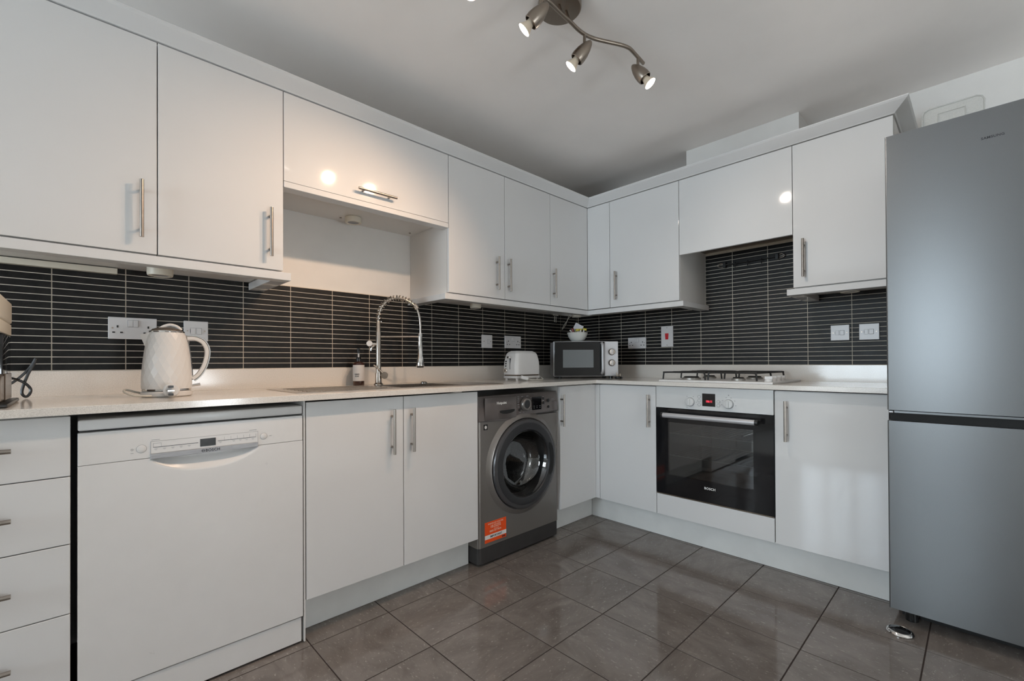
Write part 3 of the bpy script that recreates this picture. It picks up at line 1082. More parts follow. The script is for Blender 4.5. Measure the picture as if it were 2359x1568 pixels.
# dark grip recess on the right of the door
bm = BM()
pts = []
for k in range(15):
    a = R(-27 + 54 * k / 14)
    pts.append((PX + 0.2005 * math.cos(a), -WY - 0.0312, PZ + 0.2005 * math.sin(a)))
V0 = []
for k in range(15):
    a = R(-27 + 54 * k / 14)
    e = 0.0125 * min(1.0, math.sin(PI * (k + 0.4) / 14.8) * 2.2)
    V0.append([bm.verts.new((PX + (0.2 + s * e) * math.cos(a), -WY - yy, PZ + (0.2 + s * e) * math.sin(a))) for s, yy in ((-1, 0.0290), (1, 0.0280), (1, 0.0325), (-1, 0.0325))])
for k in range(14):
    for q in range(4):
        r_ = (q + 1) % 4
        bm.faces.new((V0[k][q], V0[k][r_], V0[k + 1][r_], V0[k + 1][q]))
bm.faces.new(V0[0]); bm.faces.new(list(reversed(V0[-1])))
part(dr, 'grip', bm, M['blackmat'], True)
# rubber seal and perforated drum behind the glass
bm = BM(); lathe(bm, [(0.1770, 0.002), (0.1745, 0.002), (0.170, -0.02), (0.170, -0.045), (0.176, -0.055)], o_, (0, -1, 0), seg=64)
part(t, 'door_seal', bm, M['rubber'], True)
bm = BM(); lathe(bm, [(0.1755, -0.056), (0.212, -0.060), (0.218, -0.075), (0.218, -0.33), (0.205, -0.345), (0.06, -0.352), (0.0, -0.352)], o_, (0, -1, 0), seg=64)
part(t, 'drum', bm, M['drum'], True)
for k in range(3):
    a_ = R(-90 + 120 * k)
    bm = BM()
    c_, s_ = math.cos(a_), math.sin(a_)
    tube(bm, [(PX + 0.200 * c_, -WY + 0.085, PZ + 0.200 * s_), (PX + 0.192 * c_, -WY + 0.12, PZ + 0.192 * s_), (PX + 0.192 * c_, -WY + 0.30, PZ + 0.192 * s_), (PX + 0.200 * c_, -WY + 0.335, PZ + 0.200 * s_)], 0.018, 8)
    part(t, 'drum_lifter', bm, M['wm_ring'], True)
# detergent drawer
bm = BM(); box(bm, -1.512, -1.291, -WY - 0.0062, -WY - 0.002, 0.7235, 0.8365, 0.0018, 2)
dw = part(t, 'detergent_drawer', bm, M['wm_panel'], True)
bm = BM()
prism(bm, [(-1.413, 0.767), (-1.303, 0.7685), (-1.305, 0.758), (-1.33, 0.751), (-1.36, 0.748), (-1.39, 0.750), (-1.412, 0.757)],
      lambda p: (p[0], -WY - 0.0068, p[1]), lambda p: (p[0], -WY - 0.0058, p[1]))
part(dw, 'drawer_grip', bm, M['blackmat'])
bm = text_bm('Hotpoint', 0.0185, (-1.3985, -WY - 0.0063, 0.8005), RA, UP, 0.0005, bold=0.0004)
part(dw, 'lettering', bm, M['text_white'])
# dial, display, buttons
bm = BM(); lathe(bm, [(0.0355, 0), (0.0355, 0.004), (0.033, 0.016), (0.030, 0.019), (0.024, 0.0195), (0.022, 0.017), (0.0, 0.0165)], (-1.222, -WY - 0.003, 0.788), (0, -1, 0), seg=40)
dl = part(t, 'dial', bm, M['wm_body'], True)
bm = BM(); lathe(bm, [(0.0215, 0.0172), (0.0215, 0.0178), (0, 0.0178)], (-1.222, -WY - 0.003, 0.788), (0, -1, 0), seg=32)
part(dl, 'dial_cap', bm, M['wm_dark'], True)
bm = BM(); box(bm, -1.166, -1.092, -WY - 0.0052, -WY - 0.003, 0.7515, 0.823, 0.0005)
dp = part(t, 'display', bm, M['blackgloss'])
bm = BM()
for i in range(3):
    a = -1.153 + 0.024 * i
    box(bm, a - 0.005, a + 0.005, -WY - 0.0056, -WY - 0.005, 0.7715, 0.7730)
    box(bm, a - 0.0018, a + 0.0018, -WY - 0.0056, -WY - 0.005, 0.7610, 0.7650)
part(dp, 'display_icon', bm, M['text_grey'], kind='stuff')
bm = BM()
for i, zz in enumerate((0.829, 0.820, 0.8125, 0.802, 0.789, 0.775)):
    box(bm, -1.284 + 0.002 * (i % 2), -1.268, -WY - 0.0046, -WY - 0.0038, zz, zz + 0.0022)
for i, zz in enumerate((0.818, 0.8085, 0.776, 0.768, 0.760, 0.752)):
    box(bm, -1.182, -1.171, -WY - 0.0046, -WY - 0.0038, zz, zz + 0.0018)
for a in (-1.246, -1.205):
    box(bm, a - 0.008, a + 0.008, -WY - 0.0046, -WY - 0.0038, 0.8300, 0.8322)
for a, zz in ((-1.262, 0.744), (-1.236, 0.7455), (-1.078, 0.8205), (-1.076, 0.7985)):
    box(bm, a - 0.005, a + 0.005, -WY - 0.0046, -WY - 0.0038, zz, zz + 0.002)
for zz, w in ((0.803, 0.024), (0.7955, 0.030)):
    box(bm, -1.008, -1.008 + w, -WY - 0.0046, -WY - 0.0038, zz, zz + 0.0017)
part(t, 'panel_marking', bm, M['text_grey'], kind='stuff')
for (a, zz, r_) in ((-1.075, 0.811, 0.0075), (-1.072, 0.787, 0.0075), (-1.033, 0.798, 0.0105), (-1.030, 0.762, 0.0075), (-1.264, 0.7605, 0.0075)):
    bm = BM(); lathe(bm, [(r_, 0), (r_, 0.0016), (r_ * 0.85, 0.002), (0, 0.002)], (a, -WY - 0.004, zz), (0, -1, 0), seg=24)
    part(t, 'button', bm, M['black'], True)
# small square badge with a white drop and the orange sticker
bm = BM(); box(bm, -1.5165, -1.4905, -WY - 0.001, -WY, 0.6765, 0.7045)
bd = part(t, 'badge', bm, M['black'])
bm = BM()
poly = [(-1.5035 + 0.0078 * math.sin(a) * (1 if math.cos(a) < 0.2 else 0.85), 0.6885 - 0.0072 * math.cos(a) * (1 if math.cos(a) > -0.2 else 1.45)) for a in [2 * PI * k / 20 for k in range(20)]]
prism(bm, poly, lambda p: (p[0], -WY - 0.0014, p[1]), lambda p: (p[0], -WY - 0.0008, p[1]))
part(bd, 'badge_mark', bm, M['text_white'])
SXa, SXb, SZa, SZb = -1.512, -1.366, 0.1095, 0.2125
bm = BM(); box(bm, SXa, SXb, -WY - 0.0008, -WY, SZa, SZb)
sk = part(t, 'sticker', bm, M['orange'], label='orange sticker with white print and a white band')
cxs = (SXa + SXb) / 2
for body, size, zz, bx_, mt, bo in (('REGISTER FOR YOUR FREE', 0.0088, 0.1985, cxs, 'text_orange', 0.0002),
                                    ('10', 0.0195, 0.1795, cxs - 0.027, 'text_orange', 0.0004),
                                    ('YEAR PARTS', 0.0088, 0.1885, cxs + 0.010, 'text_orange', 0.0002),
                                    ('GUARANTEE', 0.0088, 0.1795, cxs + 0.010, 'text_orange', 0.0002),
                                    ('CALL US ON', 0.0062, 0.1705, cxs + 0.004, 'text_orange', 0.0001),
                                    ('0800 437 0414', 0.0130, 0.1590, cxs - 0.002, 'text_orange', 0.0003),
                                    ('IMPORTANT', 0.0145, 0.1325, cxs + 0.002, 'text_dark', 0.0004)):
    bm = text_bm(body, size, (bx_, -WY - (0.0014 if body == 'IMPORTANT' else 0.0008), zz), RA, UP, 0.0003, bold=bo)
    part(sk, 'lettering', bm, M[mt])
bm = BM(); box(bm, SXa, SXb, -WY - 0.0014, -WY - 0.0007, 0.1275, 0.1475)
part(sk, 'sticker_band', bm, M['text_white'])
bm = BM(); box(bm, SXb - 0.030, SXb - 0.006, -WY - 0.0012, -WY - 0.0007, 0.1135, 0.1225)
part(sk, 'sticker_mark', bm, M['redwrap'])

# ================================================================ oven
t = thing('oven', 'built-in white and black glass oven with a red clock display', 'oven', (-0.3, -1.308, 0.27))
Y0, Y1 = -1.6095, -1.0065
bm = BM(); box(bm, -F - 0.002, -F + 0.03, Y0, Y1, 0.7565, 0.8765, 0.0015, 2)
fp = part(t, 'control_panel', bm, M['oven_white'])
bm = BM()   # cavity casing: open to the front
for (a, b, c, d, e, f) in ((-F + 0.022, -0.06, Y0 + 0.01, Y0 + 0.05, 0.28, 0.75), (-F + 0.022, -0.06, Y1 - 0.05, Y1 - 0.01, 0.28, 0.75),
                           (-F + 0.022, -0.06, Y0 + 0.0502, Y1 - 0.0502, 0.28, 0.34), (-F + 0.022, -0.06, Y0 + 0.0502, Y1 - 0.0502, 0.70, 0.75),
                           (-0.10, -0.06, Y0 + 0.0502, Y1 - 0.0502, 0.3402, 0.6998)):
    box(bm, a, b, c, d, e, f)
part(t, 'cavity', bm, M['cavity'])
for zz in (0.484, 0.610):
    bm = BM()
    cyl(bm, (-0.54, Y0 + 0.055, zz), (-0.54, Y1 - 0.055, zz), 0.0032, seg=6)
    cyl(bm, (-0.12, Y0 + 0.055, zz), (-0.12, Y1 - 0.055, zz), 0.0032, seg=6)
    for k in range(18):
        yy = Y0 + 0.07 + (Y1 - Y0 - 0.14) * k / 17
        cyl(bm, (-0.54, yy, zz), (-0.12, yy, zz), 0.0015, seg=5)
    part(t, 'shelf', bm, M['wire'], True)
bm = BM()   # door frame of black glass round the window
gz0, gz1 = 0.274, 0.7535
wy0_, wy1_, wz0_, wz1_ = -1.519, -1.077, 0.382, 0.677
for (c, d, e, f) in ((Y0, Y1, gz0, wz0_), (Y0, Y1, wz1_, gz1), (Y0, wy0_, wz0_, wz1_), (wy1_, Y1, wz0_, wz1_)):
    box(bm, -F - 0.002, -F + 0.018, c, d, e, f)
dr = part(t, 'door', bm, M['blackgloss'])
bm = BM(); box(bm, -F - 0.0018, -F + 0.004, wy0_, wy1_, wz0_, wz1_)
part(dr, 'door_window', bm, M['oven_glass'])
bm = BM()
cyl(bm, (-0.632, -1.072, 0.7195), (-0.632, -1.542, 0.7195), 0.0135, seg=24)
hd = part(dr, 'handle', bm, M['mw_silver'], True)
for a, b in ((-1.060, -1.0722), (-1.5418, -1.556)):
    bm = BM(); cyl(bm, (-0.632, a, 0.7195), (-0.632, b, 0.7195), 0.0137, seg=20)
    box(bm, -0.630, -F - 0.001, min(a, b), max(a, b), 0.7115, 0.7275)
    part(dr, 'handle_bracket', bm, M['black'], True)
bm = text_bm('BOSCH', 0.0170, (-F - 0.0021, -1.307, 0.3405), RB, UP, 0.0004, bold=0.0004, spacing=1.08)
part(dr, 'lettering', bm, M['text_white'])
bm = BM(); box(bm, -F - 0.0005, -F + 0.016, Y0, Y1, 0.2675, 0.2725)
part(t, 'bottom_trim', bm, M['brown_metal'])
for yy in (-1.205, -1.405):
    bm = BM()
    lathe(bm, [(0.0225, 0), (0.0225, 0.012), (0.020, 0.015), (0, 0.015)], (-F - 0.002, yy, 0.797), (-1, 0, 0), seg=36)
    kb = part(t, 'knob', bm, M['oven_white'], True)
    bm = BM(); box(bm, -F - 0.026, -F - 0.016, yy - 0.0055, yy + 0.0055, 0.779, 0.815, 0.002, 2)
    part(kb, 'knob_grip', bm, M['oven_white'])
    bm = BM(); lathe(bm, [(0.0228, 0), (0.0228, 0.003), (0.0245, 0.003), (0.0245, 0)], (-F - 0.002, yy, 0.797), (-1, 0, 0), seg=36)
    part(kb, 'knob_ring', bm, M['text_grey'], True)
bm = BM(); box(bm, -F - 0.0035, -F - 0.0015, -1.338, -1.271, 0.779, 0.8455)
dp = part(t, 'display', bm, M['blackgloss'])
bm = text_bm('18:11', 0.0150, (-F - 0.0036, -1.307, 0.800), RB, UP, 0.0004, bold=0.0004, spacing=1.05)
part(dp, 'clock_digits', bm, M['led_red'])
for yy, zz in ((-1.2545, 0.827), (-1.2545, 0.8065), (-1.2545, 0.7855), (-1.3545, 0.8065), (-1.3545, 0.7865)):
    bm = BM()
    lathe(bm, [(0.0085, 0), (0.0085, 0.002), (0.0068, 0.0022), (0.0066, 0.0014), (0, 0.0014)], (-F - 0.002, yy, zz), (-1, 0, 0), seg=24)
    b_ = part(t, 'button', bm, M['appl_grey'], True)
    bm = BM(); lathe(bm, [(0.0064, 0.0015), (0.0064, 0.0021), (0, 0.0023)], (-F - 0.002, yy, zz), (-1, 0, 0), seg=20)
    part(b_, 'button_cap', bm, M['oven_white'], True)
bm = BM()
for yy in (-1.205, -1.405):
    for a in (20, 60, 100, 260, 300, 340) if yy < -1.3 else (30, 150, 270, 330):
        aa = R(a)
        cy, cz_ = yy + 0.0345 * math.sin(aa), 0.797 + 0.0345 * math.cos(aa)
        box(bm, -F - 0.0026, -F - 0.0018, cy - 0.003, cy + 0.003, cz_ - 0.0012, cz_ + 0.0012)
box(bm, -F - 0.0026, -F - 0.0018, -1.4075, -1.4025, 0.8395, 0.8445)
part(t, 'panel_marking', bm, M['text_grey'], kind='stuff')

# ================================================================ hob
t = thing('gas_hob', 'white four-burner gas hob with black pan supports', 'hob', (-0.31, -1.305, WT))
bm = BM(); box(bm, -0.560, -0.065, -1.600, -1.010, WT + 0.0006, WT + 0.011)
bevel_edges(bm, lambda e: e.verts[0].co.z > WT + 0.01 and e.verts[1].co.z > WT + 0.01, 0.006, 3)
part(t, 'plate', bm, M['appl_white'], True)
hz = WT + 0.011
for bx, by, r_ in ((-0.435, -1.145, 0.050), (-0.185, -1.145, 0.038), (-0.435, -1.400, 0.034), (-0.185, -1.400, 0.042)):
    bm = BM(); lathe(bm, [(r_, 0.0), (r_, 0.008), (r_ * 0.92, 0.011), (0, 0.011)], (bx, by, hz), seg=32)
    b_ = part(t, 'burner', bm, M['alu'], True)
    bm = BM(); lathe(bm, [(r_ * 0.8, 0.011), (r_ * 0.82, 0.015), (r_ * 0.7, 0.018), (0, 0.0185)], (bx, by, hz), seg=28)
    part(b_, 'burner_cap', bm, M['iron'], True)
for ya, yb in ((-1.022, -1.268), (-1.278, -1.524)):
    bm = BM()
    zt_ = WT + 0.053
    rr = 0.0045
    for xx in (-0.535, -0.31, -0.085):
        tube(bm, spline([(xx, ya - 0.002, hz + 0.002), (xx, ya - 0.006, zt_ - 0.006), (xx, ya - 0.014, zt_), (xx, (ya + yb) / 2, zt_), (xx, yb + 0.014, zt_), (xx, yb + 0.006, zt_ - 0.006), (xx, yb + 0.002, hz + 0.002)], 5), rr, 6)
    for yy in (ya - 0.014, yb + 0.014):
        tube(bm, [(-0.535, yy, zt_ - 0.001), (-0.085, yy, zt_ - 0.001)], rr, 6)
    for bx in (-0.435, -0.185):
        ym = (ya + yb) / 2
        tube(bm, [(bx, ya - 0.014, zt_), (bx, ym + 0.026, zt_ + 0.001)], rr, 6)
        tube(bm, [(bx, yb + 0.014, zt_), (bx, ym - 0.026, zt_ + 0.001)], rr, 6)
    part(t, 'pan_support', bm, M['iron'], True)
for xx in (-0.49, -0.42, -0.35, -0.28):
    bm = BM(); lathe(bm, [(0.019, 0), (0.018, 0.010), (0.0165, 0.012), (0, 0.012)], (xx, -1.562, hz), seg=24)
    kb = part(t, 'knob', bm, M['appl_white'], True)
    bm = BM(); box(bm, xx - 0.005, xx + 0.005, -1.580, -1.544, hz + 0.0115, hz + 0.026, 0.002, 2)
    part(kb, 'knob_grip', bm, M['appl_white'])

# ================================================================ fridge freezer
t = thing('fridge_freezer', 'tall silver-grey fridge freezer at the right edge of the picture', 'fridge', (-0.37, -2.34, 0))
FX, FY0, FY1 = -0.700, -2.640, -2.0405
bm = BM(); box(bm, -0.635, -0.035, FY0 + 0.002, FY1 - 0.002, 0.05, 1.882)
part(t, 'body', bm, M['fridge_side'])


def fdoor(z0, z1, name):
    bm = BM(); box(bm, FX, -0.640, FY0, FY1, z0, z1)
    bevel_edges(bm, lambda e: abs(e.verts[0].co.z - e.verts[1].co.z) > 0.3 and e.verts[0].co.x < FX + 0.01, 0.005, 3)
    return part(t, name, bm, M['fridge'], True)


ud = fdoor(0.8235, 1.887, 'fridge_door')
ldr = fdoor(0.057, 0.7815, 'freezer_door')
bm = BM(); box(bm, FX + 0.026, -0.640, FY0 + 0.003, FY1 - 0.006, 0.7818, 0.8232)
part(t, 'grip_recess', bm, M['blackmat'])
bm = BM(); box(bm, FX + 0.006, FX + 0.0255, FY0 + 0.003, FY1 - 0.02, 0.8130, 0.8205)
part(ud, 'door_lip', bm, M['fridge'])
bm = BM(); box(bm, FX + 0.004, FX + 0.0255, FY1 - 0.017, FY1 - 0.004, 0.8120, 0.8200, 0.002)
part(t, 'hinge', bm, M['mw_silver'])
bm = BM(); box(bm, FX + 0.10, -0.06, FY0 + 0.03, FY1 - 0.03, 0.004, 0.0495)
part(t, 'base', bm, M['blackmat'])
for yy in (FY0 + 0.06, FY1 - 0.06):
    bm = BM(); cyl(bm, (FX + 0.075, yy, 0.0005), (FX + 0.075, yy, 0.05), 0.020, seg=16)
    part(t, 'foot', bm, M['black'], True)
bm = text_bm('SAMSUNG', 0.0115, (FX - 0.0001, -2.3285, 1.783), RB, UP, 0.0004, bold=0.0003, spacing=1.1)
part(ud, 'lettering', bm, M['text_dark'])
bm = BM()
lathe(bm, [(0.020, 0), (0.019, 0.012), (0.012, 0.019), (0, 0.021)], (-0.625, -2.238, 1.8823), seg=24)
part(t, 'top_cap', bm, M['wm_dark'], True)

# ================================================================ plastic box on the fridge
t = thing('storage_box', 'translucent plastic storage box lying on top of the fridge', 'box', (-0.30, -2.22, 1.882))
bm = BM()
bx0, bx1, by0, by1, bz0, bz1 = -0.40, -0.16, -2.312, -2.132, 1.8826, 2.066
for (a, b, c, d, e, f) in ((bx0, bx0 + 0.003, by0, by1, bz0, bz1),):
    box(bm, a, b, c, d, e, f)
bevel_edges(bm, lambda e: abs(e.verts[0].co.x - e.verts[1].co.x) > 0.001 and abs(e.verts[0].co.z - e.verts[1].co.z) < 1e-6 and abs(e.verts[0].co.y - e.verts[1].co.y) < 1e-6 and e.verts[0].co.z > bz0 + 0.01, 0.022, 6)
box(bm, bx0 + 0.0032, bx1, by0, by0 + 0.003, bz0, bz1 - 0.02)
box(bm, bx0 + 0.0032, bx1, by1 - 0.003, by1, bz0, bz1 - 0.02)
box(bm, bx1, bx1 + 0.003, by0, by1, bz0, bz1 - 0.02)
box(bm, bx0 + 0.0032, bx1, by0 + 0.0032, by1 - 0.0032, bz0, bz0 + 0.003)
part(t, 'tub', bm, M['tub'])
bm = BM()
rim = [(bx0 - 0.002, by1, bz0 + 0.02), (bx0 - 0.002, by1, bz1 - 0.022), (bx0 - 0.002, by1 - 0.006, bz1 - 0.007), (bx0 - 0.002, by1 - 0.022, bz1),
       (bx0 - 0.002, by0 + 0.022, bz1), (bx0 - 0.002, by0 + 0.006, bz1 - 0.007), (bx0 - 0.002, by0, bz1 - 0.022), (bx0 - 0.002, by0, bz0 + 0.02)]
tube(bm, rim, 0.003, 8)
part(t, 'rim', bm, M['tub'], True)
bm = BM()
tube(bm, [(bx0 - 0.004, -2.178, bz0 + 0.05), (bx0 - 0.004, -2.178, 2.036), (bx0 - 0.004, -2.258, 2.036), (bx0 - 0.004, -2.258, bz0 + 0.05)], 0.0022, 6)
part(t, 'side_clip', bm, M['tub'], True)

# ================================================================ little metal disc on the floor by the fridge
t = thing('door_stop', 'small dark domed disc with a shiny rim on the floor before the fridge', 'door stop', (-0.76, -2.08, 0))
bm = BM(); lathe(bm, [(0.0, 0.0006), (0.040, 0.0006), (0.041, 0.004), (0.038, 0.010), (0.033, 0.0125), (0.031, 0.0115)], (-0.765, -2.078, 0), seg=40)
part(t, 'rim', bm, M['chrome'], True)
bm = BM(); lathe(bm, [(0.0308, 0.0116), (0.022, 0.0145), (0.0, 0.016)], (-0.765, -2.078, 0), seg=40)
part(t, 'cap', bm, M['blackgloss'], True)

# ================================================================ sink
t = thing('sink', 'stainless steel inset sink with a drainer under the tap', 'sink', (-1.86, -0.32, WT))
rx0, rx1, ry0, ry1 = -2.385, -1.325, -0.515, -0.125
b0x, b1x, b0y, b1y = -1.915, -1.575, -0.475, -0.205
bm = BM()
xs = [rx0, b0x, b1x, rx1]
ys = [ry0, b0y, b1y, ry1]
cells(bm, xs, ys, lambda i, j: not (i == 1 and j == 1), WT + 0.0004, WT + 0.0019)
part(t, 'rim', bm, M['sinksteel'])
bm = BM()
th = 0.001
zb_ = WT - 0.17
box(bm, b0x, b0x + th, b0y, b1y, zb_, WT + 0.0003)
box(bm, b1x - th, b1x, b0y, b1y, zb_, WT + 0.0003)
box(bm, b0x + th, b1x - th, b0y, b0y + th, zb_, WT + 0.0003)
box(bm, b0x + th, b1x - th, b1y - th, b1y, zb_, WT + 0.0003)
box(bm, b0x + th, b1x - th, b0y + th, b1y - th, zb_, zb_ + th)
part(t, 'bowl', bm, M['sinksteel'])
for k in range(7):
    yy = -0.46 + 0.047 * k
    bm = BM(); box(bm, -2.33, -1.96, yy - 0.006, yy + 0.006, WT + 0.0019, WT + 0.0035, 0.0007)
    part(t, 'drainer_ridge', bm, M['sinksteel'])
bm = BM(); lathe(bm, [(0.020, 0), (0.020, 0.004), (0.015, 0.008), (0, 0.009)], (-1.60, -0.165, WT + 0.0019), seg=24)
part(t, 'overflow_knob', bm, M['chrome'], True)

# ================================================================ tap
TX, TY = -1.865, -0.155
lat = Vector((0.886, -0.464, 0))
fwd = Vector((0.464, 0.886, 0))


def tp(s, z, f=0.0):
    return Vector((TX, TY, 0)) + lat * s + fwd * f + Vector((0, 0, z))


t = thing('kitchen_tap', 'tall brushed-steel spring-neck kitchen tap behind the sink', 'tap', (TX, TY, WT))
zt0 = WT + 0.0021
bm = BM(); lathe(bm, [(0.0, 0), (0.0235, 0), (0.0235, 0.004), (0.0185, 0.008), (0.0165, 0.010)], (TX, TY, zt0), seg=32)
part(t, 'base', bm, M['steel'], True)
bm = BM(); lathe(bm, [(0.0162, 0.0102), (0.0162, 0.060), (0.0135, 0.0605), (0.0130, 0.27), (0.0108, 0.276), (0.0100, 0.322), (0.0085, 0.326), (0, 0.326)], (TX, TY, zt0), seg=28)
part(t, 'pole', bm, M['steel'], True)
arch = spline([tp(0, 1.2285), tp(0.004, 1.268), tp(0.018, 1.306), tp(0.046, 1.337), tp(0.074, 1.350), tp(0.103, 1.353), tp(0.132, 1.347), tp(0.160, 1.333), tp(0.190, 1.307), tp(0.207, 1.262), tp(0.2125, 1.215), tp(0.2130, 1.172)], 8)
bm = BM(); tube(bm, arch, 0.0062, 12)
part(t, 'hose', bm, M['steel'], True)
# open spring round the first part of the hose
n_end = int(len(arch) * 0.73)
bm = BM()
hp = []
turns = 16
a0 = None
for k in range(turns * 14 + 1):
    u = k / (turns * 14) * (n_end - 2) + 0.5
    i = int(u)
    p = arch[i].lerp(arch[i + 1], u - i)
    tg = (arch[i + 1] - arch[max(i - 1, 0)]).normalized()
    nn = fwd.cross(tg).normalized()
    ang = 2 * PI * k / 14
    hp.append(p + (nn * math.cos(ang) + fwd * math.sin(ang)) * 0.0140)
tube(bm, hp, 0.0023, 6)
part(t, 'spring', bm, M['steel'], True)
bm = BM()
p = arch[n_end]
tg = (arch[n_end + 1] - arch[n_end - 1]).normalized()
cyl(bm, p - tg * 0.012, p + tg * 0.010, 0.0125, seg=24)
part(t, 'collar', bm, M['steel'], True)
bm = BM(); lathe(bm, [(0, 1.172), (0.0105, 1.172), (0.0115, 1.168), (0.0115, 1.136), (0.0095, 1.134), (0.0095, 1.131), (0.0125, 1.129), (0.0130, 1.050), (0.0160, 1.045), (0.0205, 1.006), (0.0205, 1.000), (0.018, 0.997), (0, 0.997)], tp(0.2115, 0), seg=28)
hd = part(t, 'spray_head', bm, M['chrome'], True)
bm = BM(); lathe(bm, [(0.0, 0.9965), (0.0185, 0.9965), (0.0175, 0.991), (0.011, 0.990), (0, 0.990)], tp(0.2115, 0), seg=24)
part(hd, 'nozzle', bm, M['black'], True)
bm = BM(); lathe(bm, [(0.0206, 1.006), (0.0212, 1.003), (0.0212, 0.9995), (0.0206, 0.998)], tp(0.2115, 0), seg=28)
part(hd, 'trigger_ring', bm, M['chrome'], True)
bm = BM(); cyl(bm, tp(0.012, 1.151), tp(0.202, 1.153), 0.0045, seg=12)
part(t, 'support_arm', bm, M['steel'], True)
bm = BM()
cyl(bm, tp(-0.010, 1.112), tp(-0.042, 1.113, -0.012), 0.0075, seg=18)
tube(bm, spline([tp(-0.020, 1.105), tp(-0.031, 1.099), tp(-0.036, 1.090), tp(-0.037, 1.078)], 4), 0.0055, 12)
vb = part(t, 'filter_spout', bm, M['chrome'], True)
bm = BM()
cc = tp(-0.0435, 1.1145, -0.014)
lathe(bm, [(0, -0.008), (0.0135, -0.008), (0.0148, -0.005), (0.0148, 0.006), (0.0135, 0.009), (0, 0.0095)], cc, -fwd, seg=28)
part(vb, 'spout_knob', bm, M['appl_white'], True)
bm = BM()
cyl(bm, tp(0.010, 0.952), tp(0.024, 0.952, -0.012), 0.0105, seg=20)
vl = part(t, 'mixer_valve', bm, M['steel'], True)
bm = BM()
cc = tp(0.0295, 0.952, -0.018)
lathe(bm, [(0, -0.012), (0.0165, -0.012), (0.0172, -0.010), (0.0172, 0.010), (0.016, 0.0125), (0, 0.013)], cc, -fwd, seg=32)
part(vl, 'valve_cap', bm, M['nickel'], True)
bm = BM(); cyl(bm, tp(0.020, 0.966, -0.020), tp(-0.0235, 1.006, -0.022), 0.0046, 0.0040, seg=12)
part(vl, 'lever', bm, M['steel'], True)

# ================================================================ soap dispenser
SXc, SYc = -1.940, -0.088
t = thing('soap_dispenser', 'brown glass soap pump bottle with a white label left of the tap', 'soap bottle', (SXc, SYc, WT))
zs = WT + 0.0006
bm = BM(); lathe(bm, [(0, 0), (0.026, 0), (0.028, 0.003), (0.028, 0.107), (0.025, 0.114), (0.014, 0.118), (0.012, 0.121), (0, 0.121)], (SXc, SYc, zs), seg=36)
part(t, 'bottle', bm, M['amber'], True)
bm = BM()
vd = Vector((0.425, 0.905, 0))
ang0 = math.atan2(-vd.y, -vd.x)
A_, B_ = [], []
for k in range(25):
    a = ang0 + R(-88 + 176 * k / 24)
    A_.append(bm.verts.new((SXc + 0.0284 * math.cos(a), SYc + 0.0284 * math.sin(a), WT + 0.0225)))
    B_.append(bm.verts.new((SXc + 0.0284 * math.cos(a), SYc + 0.0284 * math.sin(a), WT + 0.104)))
for k in range(24):
    bm.faces.new((A_[k], A_[k + 1], B_[k + 1], B_[k]))
lb = part(t, 'bottle_label', bm, M['label'], True)
lv = Vector((vd.y, -vd.x, 0))
for body, zz in (('HAND', 0.0545), ('SOAP', 0.0445)):
    bm = text_bm(body, 0.0082, Vector((SXc, SYc, WT + zz)) - vd * 0.0288 - lv * 0.0085, lv, UP, 0.0003, bold=0.0003)
    for v in bm.verts:
        p = v.co - Vector((SXc, SYc, 0))
        s = p.dot(lv)
        f_ = -p.dot(vd) - 0.0288
        rr = 0.0286 + f_
        aa = s / 0.0286
        v.co = Vector((SXc, SYc, v.co.z)) - vd * (rr * math.cos(aa)) + lv * (rr * math.sin(aa))
    part(lb, 'lettering', bm, M['text_dark'])
bm = BM(); lathe(bm, [(0, 0.121), (0.0125, 0.121), (0.0125, 0.138), (0.0085, 0.142), (0.006, 0.143)], (SXc, SYc, zs), seg=24)
pmp = part(t, 'pump_collar', bm, M['black'], True)
bm = BM(); lathe(bm, [(0.0045, 0.143), (0.0045, 0.164)], (SXc, SYc, zs), seg=14)
part(pmp, 'pump_stem', bm, M['label'], True)
bm = BM(); lathe(bm, [(0, 0.164), (0.0075, 0.164), (0.0085, 0.170), (0.0085, 0.186), (0, 0.188)], (SXc, SYc, zs), seg=18)
cyl(bm, (SXc, SYc, zs + 0.180), (SXc + 0.010, SYc - 0.034, zs + 0.174), 0.0055, 0.004, seg=12)
part(pmp, 'pump_head', bm, M['black'], True)

# ================================================================ kettle
KX, KY = -2.752, -0.300
kl = Vector((0.993, -0.115, 0))
kf = Vector((0.115, 0.993, 0))


def kp(s, z, f=0.0):
    return Vector((KX, KY, 0)) + kl * s + kf * f + Vector((0, 0, z))


t = thing('kettle', 'white faceted electric kettle with a chrome-edged handle', 'kettle', (KX, KY, WT))
bm = BM(); lathe(bm, [(0, 0.0006), (0.070, 0.0006), (0.074, 0.004), (0.074, 0.015), (0.070, 0.019), (0, 0.019)], (KX, KY, WT), seg=40)
part(t, 'power_base', bm, M['kettle'], True)
bm = BM(); lathe(bm, [(0, 0.0192), (0.069, 0.0192), (0.0715, 0.021), (0.0715, 0.027), (0.069, 0.0285)], (KX, KY, WT), seg=40)
part(t, 'base_ring', bm, M['chrome'], True)
prof = [(0.0715, 0.929), (0.0722, 0.945), (0.0719, 0.966), (0.0708, 0.988), (0.0690, 1.010), (0.0668, 1.032), (0.0642, 1.054), (0.0612, 1.076), (0.0580, 1.096), (0.0545, 1.113), (0.0505, 1.126)]
bm = BM()
NF = 20
rows = []
for j, (r_, z_) in enumerate(prof):
    rows.append([bm.verts.new((KX + r_ * 1.008 * math.cos(2 * PI * (i + 0.5 * (j % 2)) / NF), KY + r_ * 1.008 * math.sin(2 * PI * (i + 0.5 * (j % 2)) / NF), z_)) for i in range(NF)])
